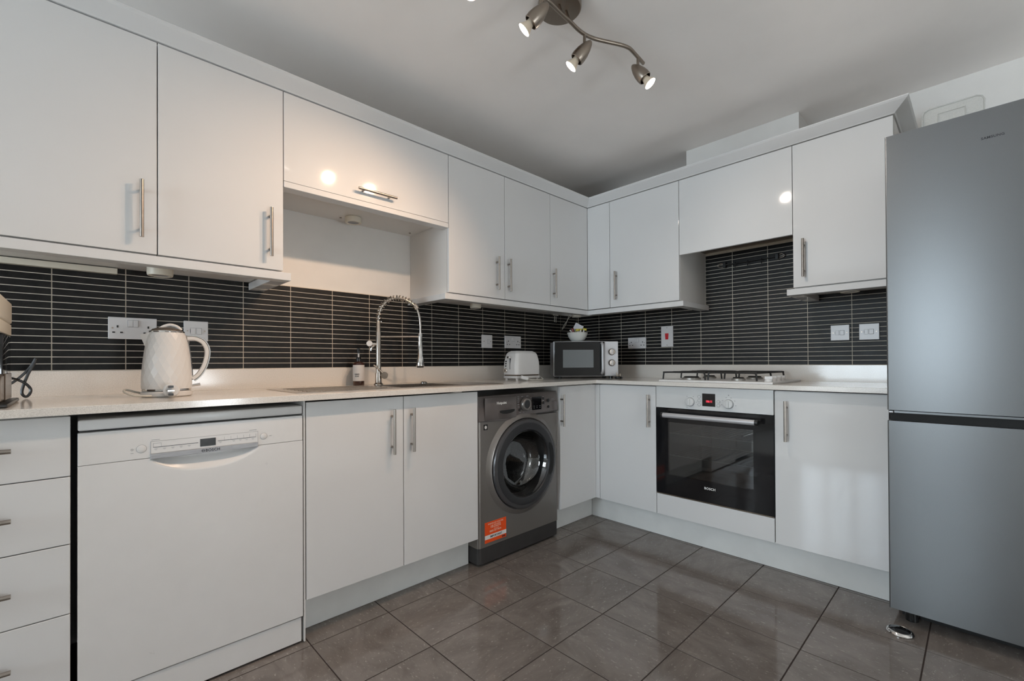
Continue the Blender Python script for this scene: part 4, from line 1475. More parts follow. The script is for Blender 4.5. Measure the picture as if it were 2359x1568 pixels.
for j in range(len(prof) - 1):
    A_, B_ = rows[j], rows[j + 1]
    for i in range(NF):
        k = (i + 1) % NF
        if j % 2 == 0:
            bm.faces.new((A_[i], A_[k], B_[i]))
            bm.faces.new((A_[k], B_[k], B_[i]))
        else:
            bm.faces.new((A_[i], A_[k], B_[k]))
            bm.faces.new((A_[i], B_[k], B_[i]))
bm.faces.new(rows[0]); bm.faces.new(rows[-1])
part(t, 'body', bm, M['kettle'])
bm = BM(); lathe(bm, [(0.0512, 1.1262), (0.0518, 1.1285), (0.0505, 1.1310), (0.047, 1.1315)], (KX, KY, 0), seg=40)
part(t, 'rim', bm, M['chrome'], True)
bm = BM(); lathe(bm, [(0.0468, 1.1305), (0.044, 1.1355), (0.034, 1.141), (0.018, 1.1445), (0, 1.1455)], (KX, KY, 0), seg=36)
ldk = part(t, 'lid', bm, M['nickel'], True)
bm = BM()
tube(bm, spline([kp(-0.022, 1.136, -0.012), kp(-0.008, 1.147, -0.012), kp(0.010, 1.1525, -0.012), kp(0.028, 1.147, -0.012), kp(0.040, 1.135, -0.012)], 6), 0.006, 10)
part(ldk, 'lid_handle', bm, M['kettle'], True)
# spout
bm = BM()
sp = [kp(-0.052, 1.120), kp(-0.060, 1.084), kp(-0.0735, 1.1165)]
n0 = kf * 0.022
vv = [bm.verts.new(q) for q in (kp(-0.047, 1.1245, -0.020), kp(-0.047, 1.1245, 0.020), kp(-0.0745, 1.1165, 0.004), kp(-0.0745, 1.1165, -0.004), kp(-0.0605, 1.074, 0.006), kp(-0.0605, 1.074, -0.006))]
for q in ((0, 1, 2, 3), (3, 2, 4, 5), (1, 4, 2), (0, 3, 5), (0, 5, 4, 1)):
    bm.faces.new([vv[i] for i in q])
part(t, 'spout', bm, M['kettle'])
# handle: white loop with a chrome back edge, chrome strip down the body
hpts = spline([kp(0.058, 1.107), kp(0.080, 1.1075), kp(0.103, 1.096), kp(0.1155, 1.073), kp(0.1165, 1.046), kp(0.108, 1.009), kp(0.092, 0.978), kp(0.074, 0.961)], 7)


def ribbon(bm, pts, w, off, th):
    rings = []
    n = len(pts)
    for i in range(n):
        tg = (pts[min(i + 1, n - 1)] - pts[max(i - 1, 0)]).normalized()
        nn = tg.cross(kf).normalized()
        if nn.dot(kl) < 0 and i > 3:
            nn = -nn if False else nn
        c = pts[i] + nn * off
        rings.append([bm.verts.new(c + nn * a * th + kf * b * w) for a, b in ((-1, -0.7), (-0.7, -1), (0.7, -1), (1, -0.7), (1, 0.7), (0.7, 1), (-0.7, 1), (-1, 0.7))])
    for i in range(n - 1):
        for k in range(8):
            j = (k + 1) % 8
            bm.faces.new((rings[i][k], rings[i][j], rings[i + 1][j], rings[i + 1][k]))
    bm.faces.new(rings[0])
    bm.faces.new(list(reversed(rings[-1])))


bm = BM(); ribbon(bm, hpts, 0.0115, 0.0, 0.0072)
hk = part(t, 'handle', bm, M['kettle'], True)
sgn = 1 if (hpts[14] - hpts[13]).normalized().cross(kf).dot(kl) > 0 else -1
bm = BM(); ribbon(bm, hpts, 0.0105, sgn * 0.0092, 0.0022)
part(hk, 'handle_trim', bm, M['chrome'], True)
bm = BM()
tube(bm, spline([kp(0.0535, 1.117, -0.004), kp(0.0610, 1.085, -0.004), kp(0.0665, 1.045, -0.004), kp(0.0705, 1.000, -0.004), kp(0.0735, 0.957, -0.004)], 5), 0.0036, 8)
part(t, 'body_trim', bm, M['chrome'], True)
bm = BM()
tube(bm, [kp(0.070, 0.936), kp(0.080, 0.938), kp(0.097, 0.941)], [0.003, 0.0042, 0.0048], 10)
part(t, 'switch_lever', bm, M['chrome'], True)
bm = BM()
tube(bm, spline([(-2.800, -0.362, WT + 0.006), (-2.823, -0.360, WT + 0.007), (-2.848, -0.345, WT + 0.009), (-2.868, -0.312, WT + 0.020), (-2.862, -0.285, WT + 0.026), (-2.835, -0.262, WT + 0.016), (-2.805, -0.245, WT + 0.007)], 6), 0.0035, 8)
part(t, 'cord', bm, M['cable_w'], True)
# its plug, lying in front of the base with the pins up towards the room
bm = BM()
pc = Vector((-2.752, -0.404, WT + 0.0245))
lathe(bm, [(0, 0.012), (0.019, 0.012), (0.0225, 0.008), (0.0235, -0.002), (0.018, -0.014), (0, -0.016)], pc, (0, -1, 0.10), seg=28)
pl = part(t, 'plug', bm, M['kettle'], True)
bm = BM()
for dx, dz in ((-0.004, 0.013), (-0.004, -0.013)):
    box(bm, pc.x + dx - 0.006, pc.x + dx + 0.006, pc.y - 0.030, pc.y - 0.0115, pc.z + dz - 0.0035, pc.z + dz + 0.0035)
part(pl, 'pin_sleeve', bm, M['black'])
bm = BM(); box(bm, pc.x - 0.014, pc.x + 0.004, pc.y - 0.033, pc.y - 0.0115, pc.z - 0.0022, pc.z + 0.0022)
part(pl, 'pin', bm, M['chrome'])

# ================================================================ coffee machine
t = thing('coffee_machine', 'white-topped black coffee machine cut by the left edge of the picture', 'coffee machine', (-3.2, -0.4, WT))
cx0, cx1 = -3.290, -3.126
bm = BM(); box(bm, cx0, cx1, -0.555, -0.247, 1.138, 1.203, 0.006, 3)
part(t, 'head', bm, M['cream'], True)
bm = BM(); box(bm, cx0 + 0.001, cx1 - 0.001, -0.553, -0.248, 1.103, 1.1365, 0.002, 2)
part(t, 'brew_unit', bm, M['cream'], True)
bm = BM(); box(bm, cx0 + 0.004, cx1 - 0.003, -0.430, -0.236, WT + 0.012, 1.1028, 0.004, 2)
part(t, 'body', bm, M['blackgloss'], True)
bm = BM(); box(bm, cx0 + 0.006, cx1 - 0.001, -0.540, -0.4302, WT + 0.012, 0.990, 0.006, 2)
part(t, 'drip_tray', bm, M['brown_metal'], True)
bm = BM(); box(bm, cx1 - 0.0032, cx1 + 0.0005, -0.420, -0.262, WT + 0.014, 0.990, 0.001)
part(t, 'side_panel', bm, M['brown_metal'])
bm = BM(); box(bm, cx0 - 0.004, cx1 + 0.014, -0.548, -0.225, WT + 0.0006, WT + 0.0115, 0.004, 2)
part(t, 'base', bm, M['black'], True)
bm = BM()
tube(bm, spline([(-3.155, -0.218, WT + 0.075), (-3.134, -0.10, 0.970), (-3.110, -0.082, 0.955), (-3.096, -0.080, 0.935), (-3.097, -0.082, 0.918), (-3.106, -0.084, 0.908), (-3.115, -0.084, 0.920), (-3.112, -0.080, 0.945), (-3.101, -0.075, 0.985), (-3.091, -0.072, 1.010), (-3.083, -0.068, 1.036), (-3.097, -0.066, 1.006), (-3.115, -0.066, 0.980), (-3.136, -0.070, 0.957), (-3.170, -0.080, 0.930), (-3.200, -0.100, 0.910)], 6), 0.0042, 8)
part(t, 'cord', bm, M['black'], True)

# ================================================================ toaster
t = thing('toaster', 'white two-slice toaster with a quilted pattern on the worktop', 'toaster', (-0.920, -0.255, WT))
tx0, tx1, ty0, ty1 = -1.030, -0.808, -0.320, -0.190
zA, zB = 0.939, 1.088
for fx in (tx0 + 0.022, tx1 - 0.022):
    for fy_ in (ty0 + 0.018, ty1 - 0.018):
        bm = BM(); cyl(bm, (fx, fy_, WT + 0.0005), (fx, fy_, WT + 0.0135), 0.009, seg=12)
        part(t, 'foot', bm, M['label'], True)
bm = BM(); box(bm, tx0 + 0.006, tx1 - 0.006, ty0 + 0.005, ty1 - 0.005, WT + 0.013, 0.931, 0.004, 2)
part(t, 'base', bm, M['kettle'], True)
bm = BM(); box(bm, tx0 + 0.012, tx1 - 0.012, ty0 + 0.012, ty1 - 0.012, 0.9305, 0.9395)
part(t, 'shadow_gap', bm, M['brown_metal'])


def tsec(z):
    u = (z - zA) / (zB - zA)
    k = 0.0 if u < 0.35 else ((u - 0.35) / 0.65) ** 1.8
    top = max(0.0, (u - 0.86) / 0.14) ** 2
    return 0.024 * k + 0.012 * top, 0.010 * k + 0.016 * top


bm = BM()
rings = []
NZ = 18
for i in range(NZ + 1):
    z = zA + (zB - zA) * i / NZ
    ix, iy = tsec(z)
    a0_, a1_, b0_, b1_ = tx0 + ix, tx1 - ix, ty0 + iy, ty1 - iy
    c = 0.026
    ring = []
    NS = 14
    for k in range(NS + 1):     # long front side, patterned
        xx = a0_ + c + (a1_ - a0_ - 2 * c) * k / NS
        dv = 0.0016 if ((i + k) % 2 == 0 and 0 < i < NZ - 1 and 0 < k < NS) else 0.0
        ring.append((xx, b0_ - dv, z))
    for q in range(1, 6):
        a = R(-90 + 90 * q / 6)
        ring.append((a1_ - c + c * math.cos(a), b0_ + c + c * math.sin(a), z))
    ring.append((a1_, b0_ + c, z)); ring.append((a1_, b1_ - c, z))
    for q in range(1, 6):
        a = R(90 * q / 6)
        ring.append((a1_ - c + c * math.cos(a), b1_ - c + c * math.sin(a), z))
    ring.append((a1_ - c, b1_, z)); ring.append((a0_ + c, b1_, z))
    for q in range(1, 6):
        a = R(90 + 90 * q / 6)
        ring.append((a0_ + c + c * math.cos(a), b1_ - c + c * math.sin(a), z))
    ring.append((a0_, b1_ - c, z)); ring.append((a0_, b0_ + c, z))
    for q in range(1, 6):
        a = R(180 + 90 * q / 6)
        ring.append((a0_ + c + c * math.cos(a), b0_ + c + c * math.sin(a), z))
    rings.append([bm.verts.new(p) for p in ring])
n = len(rings[0])
for i in range(NZ):
    for k in range(n):
        j = (k + 1) % n
        bm.faces.new((rings[i][k], rings[i][j], rings[i + 1][j], rings[i + 1][k]))
bm.faces.new(rings[-1]); bm.faces.new(list(reversed(rings[0])))
part(t, 'body', bm, M['kettle'], 8)
for yy in (-0.285, -0.240):
    bm = BM(); box(bm, -0.985, -0.855, yy - 0.003 + 0.006, yy + 0.021, zB - 0.0002, zB + 0.0012)
    part(t, 'bread_slot', bm, M['black'])
ex = tx0 - 0.001
bm = BM(); box(bm, ex - 0.0003, ex + 0.012, -0.2625, -0.2595, 0.972, 1.045)
part(t, 'lever_slot', bm, M['black'])
bm = BM(); box(bm, ex - 0.018, ex + 0.006, -0.271, -0.251, 1.040, 1.053, 0.003, 2)
part(t, 'lever', bm, M['chrome'])
for zz in (1.022, 1.008, 0.993):
    bm = BM(); cyl(bm, (ex - 0.003, -0.225, zz), (ex + 0.012, -0.225, zz), 0.0042, seg=14)
    part(t, 'button', bm, M['black'], True)
bm = BM(); lathe(bm, [(0.0145, 0), (0.0140, 0.010), (0.012, 0.0125), (0, 0.0125)], (ex + 0.002, -0.226, 0.965), (-1, 0, 0), seg=26)
dl = part(t, 'dial', bm, M['chrome'], True)
bm = BM(); box(bm, ex - 0.0125, ex - 0.0095, -0.2275, -0.2245, 0.958, 0.973)
part(dl, 'dial_mark', bm, M['black'])
bm = BM()
tube(bm, spline([(-0.812, -0.250, 0.955), (-0.795, -0.262, 0.945), (-0.790, -0.290, 0.925), (-0.808, -0.335, 0.910), (-0.850, -0.368, WT + 0.0045), (-0.905, -0.380, WT + 0.0045), (-0.955, -0.375, WT + 0.006), (-0.985, -0.368, WT + 0.012)], 6), 0.0035, 8)
part(t, 'cord', bm, M['cable_w'], True)
bm = BM()
box(bm, -0.024, 0.024, -0.018, 0.018, -0.011, 0.011, 0.006, 3)
rot = Matrix.Translation((-0.995, -0.352, WT + 0.0175)) @ Matrix.Rotation(R(-35), 4, 'Z') @ Matrix.Rotation(R(16), 4, 'Y')
bmesh.ops.transform(bm, matrix=rot, verts=bm.verts)
part(t, 'plug', bm, M['kettle'], True)

# ================================================================ microwave (turned into the corner)
MC = Vector((-0.463, -0.425, 0))
ma = math.atan2(-0.6916, 0.7223)
t = thing('microwave', 'silver and black microwave standing diagonally in the corner', 'microwave', (MC.x, MC.y, WT), ma, local=True)
# local frame: x to the right along the front, y into the corner, z up from the worktop
mz0, mz1 = 0.016, 0.256
bm = BM(); box(bm, -0.221, 0.214, 0.012, 0.285, mz0 + 0.002, mz1 - 0.002)
part(t, 'casing', bm, M['mw_silver'])
bm = BM(); box(bm, -0.2255, 0.218, -0.006, 0.0115, mz0, mz1, 0.004, 3)
part(t, 'front_frame', bm, M['mw_silver'], True)
bm = BM(); box(bm, -0.220, 0.123, -0.012, -0.0062, mz0 + 0.004, mz1 - 0.004, 0.002, 2)
dr = part(t, 'door', bm, M['blackgloss'])
bm = BM(); box(bm, -0.161, 0.0475, -0.0132, -0.0118, 0.076, 0.1975)
part(dr, 'door_window', bm, M['mw_mesh'])
bm = BM()
hx = 0.106
tube(bm, spline([(hx, -0.012, 0.037), (hx, -0.030, 0.045), (hx, -0.036, 0.070), (hx, -0.037, 0.140), (hx, -0.036, 0.210), (hx, -0.030, 0.234), (hx, -0.012, 0.242)], 5), 0.0098, 12)
part(dr, 'handle', bm, M['mw_silver'], True)
bm = BM(); box(bm, 0.1265, 0.217, -0.0085, -0.0055, mz0 + 0.003, mz1 - 0.003, 0.0012)
part(t, 'control_panel', bm, M['mw_silver'])
for zz in (0.182, 0.108):
    bm = BM(); lathe(bm, [(0.0235, 0), (0.0230, 0.006), (0.0205, 0.020), (0.0185, 0.022), (0, 0.020)], (0.1725, -0.0085, zz), (0, -1, 0), seg=36)
    kb = part(t, 'knob', bm, M['handle'], True)
    bm = BM(); box(bm, 0.1695, 0.1755, -0.0325, -0.028, zz - 0.018, zz + 0.018, 0.001)
    part(kb, 'knob_grip', bm, M['mw_silver'])
    bm = BM()
    for k in range(14):
        a = R(-140 + 280 * k / 13)
        px, pz = 0.1725 + 0.0295 * math.sin(a), zz + 0.0295 * math.cos(a)
        box(bm, px - 0.0011, px + 0.0011, -0.0090, -0.0084, pz - 0.0011, pz + 0.0011)
    part(t, 'dial_marking', bm, M['text_grey'], kind='stuff')
for fx in (-0.18, 0.175):
    for fy_ in (0.03, 0.25):
        bm = BM(); cyl(bm, (fx, fy_, 0.0006), (fx, fy_, mz0 + 0.0018), 0.014, seg=14)
        part(t, 'foot', bm, M['black'], True)
bm = BM()
lathe(bm, [(0, 0), (0.024, 0), (0.026, 0.004), (0.024, 0.013), (0.016, 0.016), (0, 0.016)], (0.206, -0.055, 0.0006), seg=24)
pl = part(t, 'plug', bm, M['black'], True, label='black mains plug lying pins up')
bm = BM()
for dx, dy, h in ((-0.012, -0.004, 0.042), (0.011, -0.002, 0.034), (0.0, 0.010, 0.030)):
    box(bm, 0.206 + dx - 0.003, 0.206 + dx + 0.003, -0.055 + dy - 0.0018, -0.055 + dy + 0.0018, 0.016, h)
part(pl, 'pin', bm, M['nickel'])
bm = BM()
tube(bm, spline([(0.228, -0.045, 0.006), (0.245, -0.010, 0.005), (0.248, 0.060, 0.005), (0.235, 0.115, 0.005)], 6), 0.0035, 8)
part(t, 'cord', bm, M['black'], True)

# ================================================================ bowl with sachets, on the microwave
BXc, BYc = -0.430, -0.325
BZ = WT + mz1 - 0.002 + 0.0006
bl = Vector((0.7223, -0.6916, 0))
bf = Vector((0.6916, 0.7223, 0))
bm = BM()
lathe(bm, [(0, 0), (0.030, 0), (0.036, 0.003), (0.052, 0.018), (0.064, 0.038), (0.0705, 0.060), (0.0735, 0.066), (0.0715, 0.067), (0.068, 0.060), (0.060, 0.038), (0.047, 0.019), (0.030, 0.007), (0, 0.006)], (BXc, BYc, BZ), seg=44)
solo('bowl', bm, M['bowl'], 'small white bowl standing on top of the microwave', 'bowl', smooth=True)


def sachet(s, f, z, w, h, mat, label, tilt=0.0, lean=0.0, th=0.004, name='sachet', cat='sachet', tip=None):
    """a little pillow packet standing in the bowl"""
    bm = BM()
    nx_, nz_ = 6, 6
    sides = []
    for sd in (-1, 1):
        g = []
        for i in range(nz_ + 1):
            row = []
            for j in range(nx_ + 1):
                u, v = j / nx_ - 0.5, i / nz_ - 0.5
                puff = max(0.0, (1 - (2 * u) ** 2)) ** 0.6 * max(0.0, (1 - (2 * v) ** 2)) ** 0.6
                lx, lz = u * w, v * h
                ca, sa = math.cos(tilt), math.sin(tilt)
                X = lx * ca - lz * sa
                Z = lx * sa + lz * ca
                Y = sd * (0.0004 + th * puff) + Z * math.tan(lean)
                row.append(bm.verts.new(Vector((BXc, BYc, BZ)) + bl * (s + X) + bf * (f + Y) + Vector((0, 0, z + Z))))
            g.append(row)
        sides.append(g)
    for sd in (0, 1):
        g = sides[sd]
        for i in range(nz_):
            for j in range(nx_):
                bm.faces.new((g[i][j], g[i][j + 1], g[i + 1][j + 1], g[i + 1][j]))
    per = lambda g: [g[0][j] for j in range(nx_)] + [g[i][nx_] for i in range(nz_)] + [g[nz_][j] for j in range(nx_, 0, -1)] + [g[i][0] for i in range(nz_, 0, -1)]
    P0, P1 = per(sides[0]), per(sides[1])
    for k in range(len(P0)):
        j = (k + 1) % len(P0)
        bm.faces.new((P0[k], P0[j], P1[j], P1[k]))
    mats = [M[mat]]
    return solo(name, bm, mats, label, cat, smooth=True)


sachet(0.004, 0.018, 0.094, 0.062, 0.072, 'whitewrap', 'large white paper sachet standing tilted at the back of the bowl', R(-28), 0.05, 0.003)
sachet(-0.030, -0.006, 0.074, 0.018, 0.050, 'redwrap', 'dark red wrapped sachet in the left half of the bowl', R(16), -0.05, 0.006)
sachet(-0.013, -0.004, 0.070, 0.016, 0.040, 'greenwrap', 'sage green sachet in the bowl beside the dark red one', R(-4), -0.05, 0.006)
sachet(-0.002, -0.014, 0.0845, 0.024, 0.017, 'yellow', 'yellow wrapped sachet lying at the front of the bowl', R(4), 0, 0.007)
sachet(0.052, -0.002, 0.0895, 0.026, 0.017, 'yellow', 'yellow wrapped sachet at the right end of the bowl', R(-10), 0, 0.007)
sachet(0.022, 0.002, 0.0880, 0.022, 0.014, 'yellow', 'small yellow sachet in the middle of the bowl behind the white stick', R(6), 0, 0.005)
sachet(0.022, -0.012, 0.068, 0.009, 0.034, 'label', 'upright white stick packet right of the bowl middle', R(0), 0, 0.003)
sachet(0.040, -0.010, 0.068, 0.009, 0.036, 'label', 'slanted white stick packet in the right half of the bowl', R(-20), 0, 0.003)
sachet(0.004, -0.036, 0.058, 0.020, 0.030, 'label', 'small white tea tag hanging at the front rim of the bowl', R(2), 0, 0.002)
sachet(-0.045, -0.002, 0.078, 0.010, 0.022, 'label', 'tiny white-tipped stick at the left end of the bowl', R(50), 0, 0.003)
sachet(0.050, 0.010, 0.066, 0.030, 0.036, 'darkwrap', 'dark brown sachet at the right inside of the bowl', R(-8), 0, 0.006)
sachet(-0.046, 0.012, 0.062, 0.030, 0.036, 'darkwrap', 'dark brown sachet at the left inside of the bowl', R(14), 0, 0.006)


# ================================================================ sockets and switches
def plate(face, a0, a1, z0, z1, label, kind):
    mid = (a0 + a1) / 2
    zc = (z0 + z1) / 2
    b0 = 0.0083
    P = (lambda a, dep, z: (a, -b0 - dep, z)) if face == 'A' else (lambda a, dep, z: (-b0 - dep, a, z))
    sg = 1 if face == 'A' else -1      # direction of "right" along the wall axis

    def bx(a_, b_, dep0, dep1, z_, z2, bev=0.0):
        bm = BM()
        p, q = P(a_, dep0, z_), P(b_, dep1, z2)
        box(bm, p[0], q[0], p[1], q[1], p[2], q[2], bev, 2)
        return bm
    t = thing({'double': 'double_socket', 'fused': 'switch_plate', 'single': 'switch_plate', 'cooker': 'cooker_switch'}[kind], label, 'socket' if kind == 'double' else 'switch', P(mid, 0, z0))
    part(t, 'face_plate', bx(min(a0, a1), max(a0, a1), 0.0002, 0.0092, z0, z1, 0.002), M['sock'])
    D = 0.0092

    def R_(da):
        return mid + sg * da

    def dark(name, da, dz, w, h, mat='black', dep=0.0006):
        return part(t, name, bx(R_(da) - w / 2, R_(da) + w / 2, D - 0.0005, D + dep, zc + dz - h / 2, zc + dz + h / 2), M[mat])
    if kind == 'double':
        for k in (-1, 1):
            cx = 0.046 * k
            dark('pin_hole', cx, 0.006, 0.0052, 0.0088)
            dark('pin_hole', cx - 0.0112, -0.0165, 0.0078, 0.0052)
            dark('pin_hole', cx + 0.0112, -0.0165, 0.0078, 0.0052)
        for k in (-1, 1):
            bm = bx(R_(0.0078 * k) - 0.0073, R_(0.0078 * k) + 0.0073, D - 0.0005, D + 0.0028, zc + 0.006, zc + 0.031, 0.0008)
            part(t, 'rocker', bm, M['sock'])
        part(t, 'rocker_frame', bx(R_(0) - 0.0164, R_(0) + 0.0164, D - 0.0005, D + 0.0004, zc + 0.0048, zc + 0.0322), M['text_grey'])
        for k in (-1, 1):
            c = P(R_(0.0605 * k), D + 0.0002, zc)
            bm = BM(); lathe(bm, [(0.0032, 0), (0.0032, 0.0006), (0, 0.0009)], c, (0, -1, 0) if face == 'A' else (-1, 0, 0), seg=14)
            part(t, 'screw', bm, M['nickel'], True)
    elif kind in ('fused', 'single'):
        part(t, 'rocker_frame', bx(R_(0.010) - 0.0095, R_(0.010) + 0.0095, D - 0.0005, D + 0.0004, zc - 0.0135, zc + 0.0135), M['text_grey'])
        part(t, 'rocker', bx(R_(0.010) - 0.0084, R_(0.010) + 0.0084, D - 0.0005, D + 0.003, zc - 0.0124, zc + 0.0124, 0.0008), M['sock'])
        if kind == 'fused':
            part(t, 'fuse_frame', bx(R_(-0.0115) - 0.0090, R_(-0.0115) + 0.0090, D - 0.0005, D + 0.0004, zc - 0.0130, zc + 0.0130), M['text_grey'])
            part(t, 'fuse_carrier', bx(R_(-0.0115) - 0.0078, R_(-0.0115) + 0.0084, D - 0.0005, D + 0.0016, zc - 0.0124, zc + 0.0124, 0.0006), M['sock'])
            dark('fuse_mark', -0.0205, 0, 0.0016, 0.014, 'text_dark')
        for k in (-1, 1):
            c = P(R_(0.0302 * k), D + 0.0002, zc)
            bm = BM(); lathe(bm, [(0.0030, 0), (0.0030, 0.0006), (0, 0.0009)], c, (0, -1, 0) if face == 'A' else (-1, 0, 0), seg=14)
            part(t, 'screw', bm, M['nickel'], True)
    else:
        bm = BM()
        pts_ = [(-0.0125, 0.021), (0.0125, 0.021), (0.0095, -0.021), (-0.0095, -0.021)]
        prism(bm, pts_, lambda p: P(R_(p[0]), D + 0.004, zc + p[1]), lambda p: P(R_(p[0]), D - 0.0005, zc + p[1]))
        part(t, 'red_rocker', bm, M['red'], label='red rocker switch')
        for k in (-1, 1):
            c = P(R_(0), D + 0.0002, zc + 0.0602 * k)
            bm = BM(); lathe(bm, [(0.0032, 0), (0.0032, 0.0006), (0, 0.0009)], c, (-1, 0, 0), seg=14)
            part(t, 'screw', bm, M['nickel'], True)
    return t


plate('A', -2.898, -2.752, 1.112, 1.1955, 'white double socket on the tiles behind the kettle', 'double')
plate('A', -2.664, -2.579, 1.111, 1.1945, 'white fused switch plate just right of the kettle on the tiles', 'fused')
plate('A', -1.050, -0.960, 1.113, 1.200, 'white single switch plate on the tiles left of the socket above the toaster', 'single')
plate('A', -0.842, -0.686, 1.115, 1.201, 'white double socket on the tiles above the toaster', 'double')
plate('B', -0.478, -0.624, 1.1125, 1.194, 'white double socket on the tiles right of the microwave', 'double')
plate('B', -0.742, -0.829, 1.119, 1.2635, 'tall white cooker switch with a red rocker left of the hob', 'cooker')
plate('B', -1.730, -1.813, 1.125, 1.2075, 'white fused switch plate, hob-side one of the pair by the fridge', 'fused')
plate('B', -1.854, -1.937, 1.124, 1.2075, 'white fused switch plate, fridge-side one of the pair right of the hob', 'fused')

# ================================================================ loose cables in the corner and utensil rail
bm = BM()
tube(bm, [(-0.306, -0.0102, 1.372), (-0.309, -0.0102, 1.327)], 0.0024, 8)
tube(bm, [(-0.289, -0.0102, 1.372), (-0.290, -0.0102, 1.325)], 0.0024, 8)
tube(bm, [(-0.330, -0.016, 1.3795), (-0.270, -0.016, 1.3795)], 0.0032, 8)
solo('cable_clip', bm, M['cable_w'], 'small pair of white cable ends on the tiles beside the inner corner', 'cable', smooth=True)

t = thing('utensil_rail', 'slim dark hanging rail with steel ends on the tiles above the hob', 'rail', (-0.02, -1.325, 1.60))
bm = BM(); cyl(bm, (-0.026, -1.185, 1.624), (-0.026, -1.470, 1.628), 0.0035, seg=10)
part(t, 'bar', bm, M['black'], True)
for yy, zz, s in ((-1.178, 1.624, 1), (-1.474, 1.628, -1)):
    bm = BM(); box(bm, -0.030, -0.0085, yy - 0.009, yy + 0.009, zz - 0.018, zz + 0.018, 0.002)
    br = part(t, 'end_bracket', bm, M['black'])
    bm = BM()
    tube(bm, spline([(-0.022, yy + s * 0.010, zz + 0.010), (-0.026, yy + s * 0.028, zz + 0.011), (-0.028, yy + s * 0.040, zz + 0.002), (-0.026, yy + s * 0.034, zz - 0.006), (-0.024, yy + s * 0.018, zz - 0.010), (-0.022, yy + s * 0.008, zz - 0.011)], 5), 0.0032, 8)
    part(br, 'end_loop', bm, M['chrome'], True)
for yy in (-1.245, -1.318, -1.395):
    zz = 1.6265
    bm = BM()
    tube(bm, spline([(-0.026, yy, zz + 0.005), (-0.031, yy, zz), (-0.030, yy, zz - 0.018), (-0.034, yy, zz - 0.026), (-0.040, yy, zz - 0.020)], 4), 0.0022, 6)
    part(t, 'hook', bm, M['black'], True)

# ================================================================ fill lamp shaped as a paper globe, added unseen behind the camera
t = thing('added_fill_lamp', 'added fill light shaped as a round paper-shade floor lamp, standing on the pale carpet beyond the tiled floor', 'lamp', (-1.95, -4.25, 0.004))
bm = BM(); lathe(bm, [(0, 0.0005), (0.14, 0.0005), (0.14, 0.012), (0.13, 0.018), (0.012, 0.022), (0.009, 0.03), (0.009, 0.56)], (-1.95, -4.25, 0.004), seg=32)
part(t, 'base', bm, M['black'], True)
bm = BM(); lathe(bm, [(0.03, -0.2085)] + [(0.21 * math.sin(R(a)), -0.21 * math.cos(R(a))) for a in range(10, 175, 8)] + [(0.03, 0.2085)], (-1.95, -4.25, 0.72), seg=40)
part(t, 'fill_glow_shade', bm, M['fill_glow'], True)

# ================================================================ ceiling spotlight bar
LC = Vector((-1.700, -1.232, CEIL))
t = thing('ceiling_spotlight', 'brushed bronze ceiling bar with lit spotlights', 'ceiling light', (LC.x, LC.y, CEIL))
bm = BM(); lathe(bm, [(0, -0.0005), (0.078, -0.0005), (0.080, -0.003), (0.080, -0.022), (0.076, -0.0265), (0, -0.027)], LC, seg=48)
part(t, 'ceiling_plate', bm, M['nickel'], True)
BZ_ = 2.270
half = [(-1.700, -1.258), (-1.662, -1.256), (-1.620, -1.2525), (-1.579, -1.254), (-1.538, -1.264), (-1.498, -1.282), (-1.433, -1.315), (-1.405, -1.326), (-1.377, -1.331), (-1.320, -1.327), (-1.262, -1.322)]
bc = Vector((-1.700, -1.258))
other = [(2 * bc.x - x, 2 * bc.y - y) for x, y in half[1:]]
allp = [(x, y, BZ_) for x, y in reversed(other)] + [(x, y, BZ_) for x, y in half]
bm = BM(); tube(bm, spline(allp, 5), 0.0072, 14)
bar = part(t, 'bar', bm, M['nickel'], True)
bm = BM()
for dx in (-0.02, 0.02):
    cyl(bm, (LC.x + dx, -1.258, BZ_ + 0.004), (LC.x + dx, -1.246, CEIL - 0.026), 0.005, seg=12)
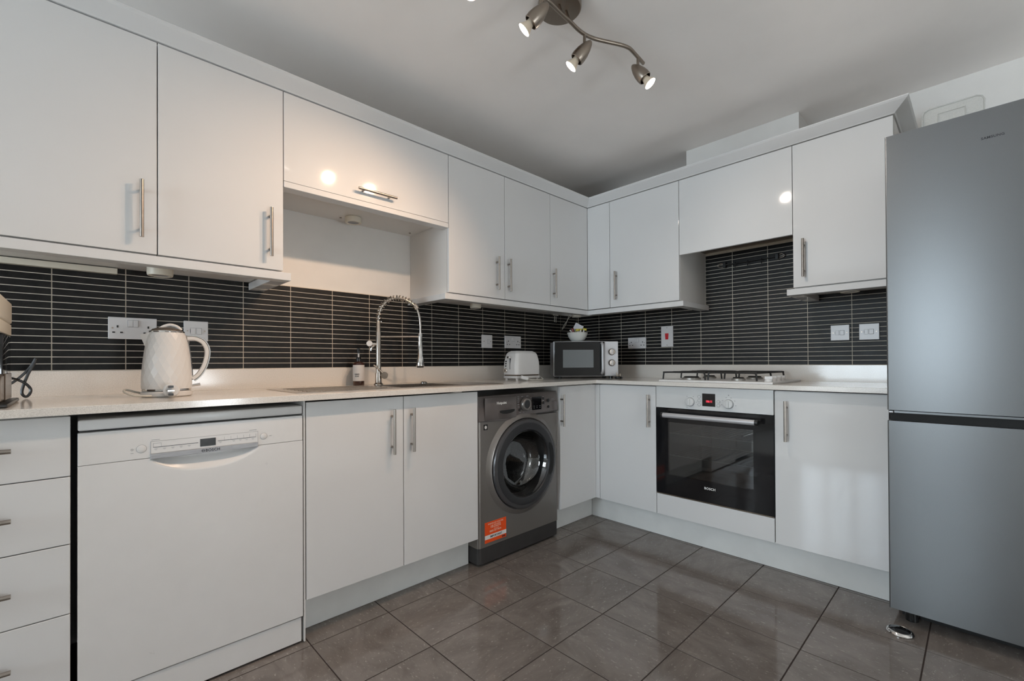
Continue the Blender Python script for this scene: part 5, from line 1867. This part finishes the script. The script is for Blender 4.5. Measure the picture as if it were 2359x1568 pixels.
part(t, 'bar_bracket', bm, M['nickel'], True)


def spot(post, axis, watts, col, blend=1.0, size=100):
    post = Vector((post[0], post[1], BZ_))
    ax = Vector(axis).normalized()
    piv = post + Vector((0, 0, -0.046))
    bm = BM(); cyl(bm, post, piv, 0.0055, 0.0062, seg=14)
    hsn = part(t, 'stem', bm, M['nickel'], True)
    bm = BM()
    lathe(bm, [(0, -0.050), (0.006, -0.048), (0.012, -0.040), (0.020, -0.022), (0.0255, 0.000), (0.0275, 0.020), (0.0262, 0.034), (0.0235, 0.036), (0.0225, 0.030)], piv - Vector((0, 0, 0.012)) + ax * 0.012, ax, seg=28)
    h = part(hsn, 'lamp_head', bm, M['nickel'], True)
    o = piv - Vector((0, 0, 0.012)) + ax * 0.012
    bm = BM()
    lathe(bm, [(0, 0.012), (0.013, 0.012), (0.014, 0.040), (0.0165, 0.048), (0.0225, 0.060), (0.0245, 0.064), (0.0245, 0.0665), (0.0235, 0.067)], o, ax, seg=28)
    b = part(hsn, 'lamp_body', bm, M['bulb_neck'], True)
    bm = BM(); lathe(bm, [(0.0234, 0.0668), (0.018, 0.0688), (0, 0.0698)], o, ax, seg=28)
    part(hsn, 'lamp_lens', bm, M['bulb'], True)
    l = bpy.data.lights.new('spot_beam', 'SPOT')
    l.energy = watts
    l.color = col
    l.spot_size = R(size)
    l.spot_blend = blend
    l.shadow_soft_size = 0.022
    lo_ = bpy.data.objects.new('spot_beam', l)
    C.objects.link(lo_)
    lo_.location = o + ax * 0.076
    lo_.rotation_euler = ax.to_track_quat('-Z', 'Y').to_euler()


spot((-1.838, -1.262), (-0.425, 0.594, -0.683), LAMP_W, LAMP_COL)
spot((-1.579, -1.254), (-0.361, 0.566, -0.741), LAMP_W, LAMP_COL)
spot((-1.3135, -1.3265), (0.253, -0.554, -0.793), LAMP_W * 0.62, (1.0, 0.88, 0.77), 0.9, 165)
spot((-2.0865, -1.190), (-0.35, -0.45, -0.82), LAMP_W * 0.6, (1.0, 0.84, 0.70), 0.9, 150)
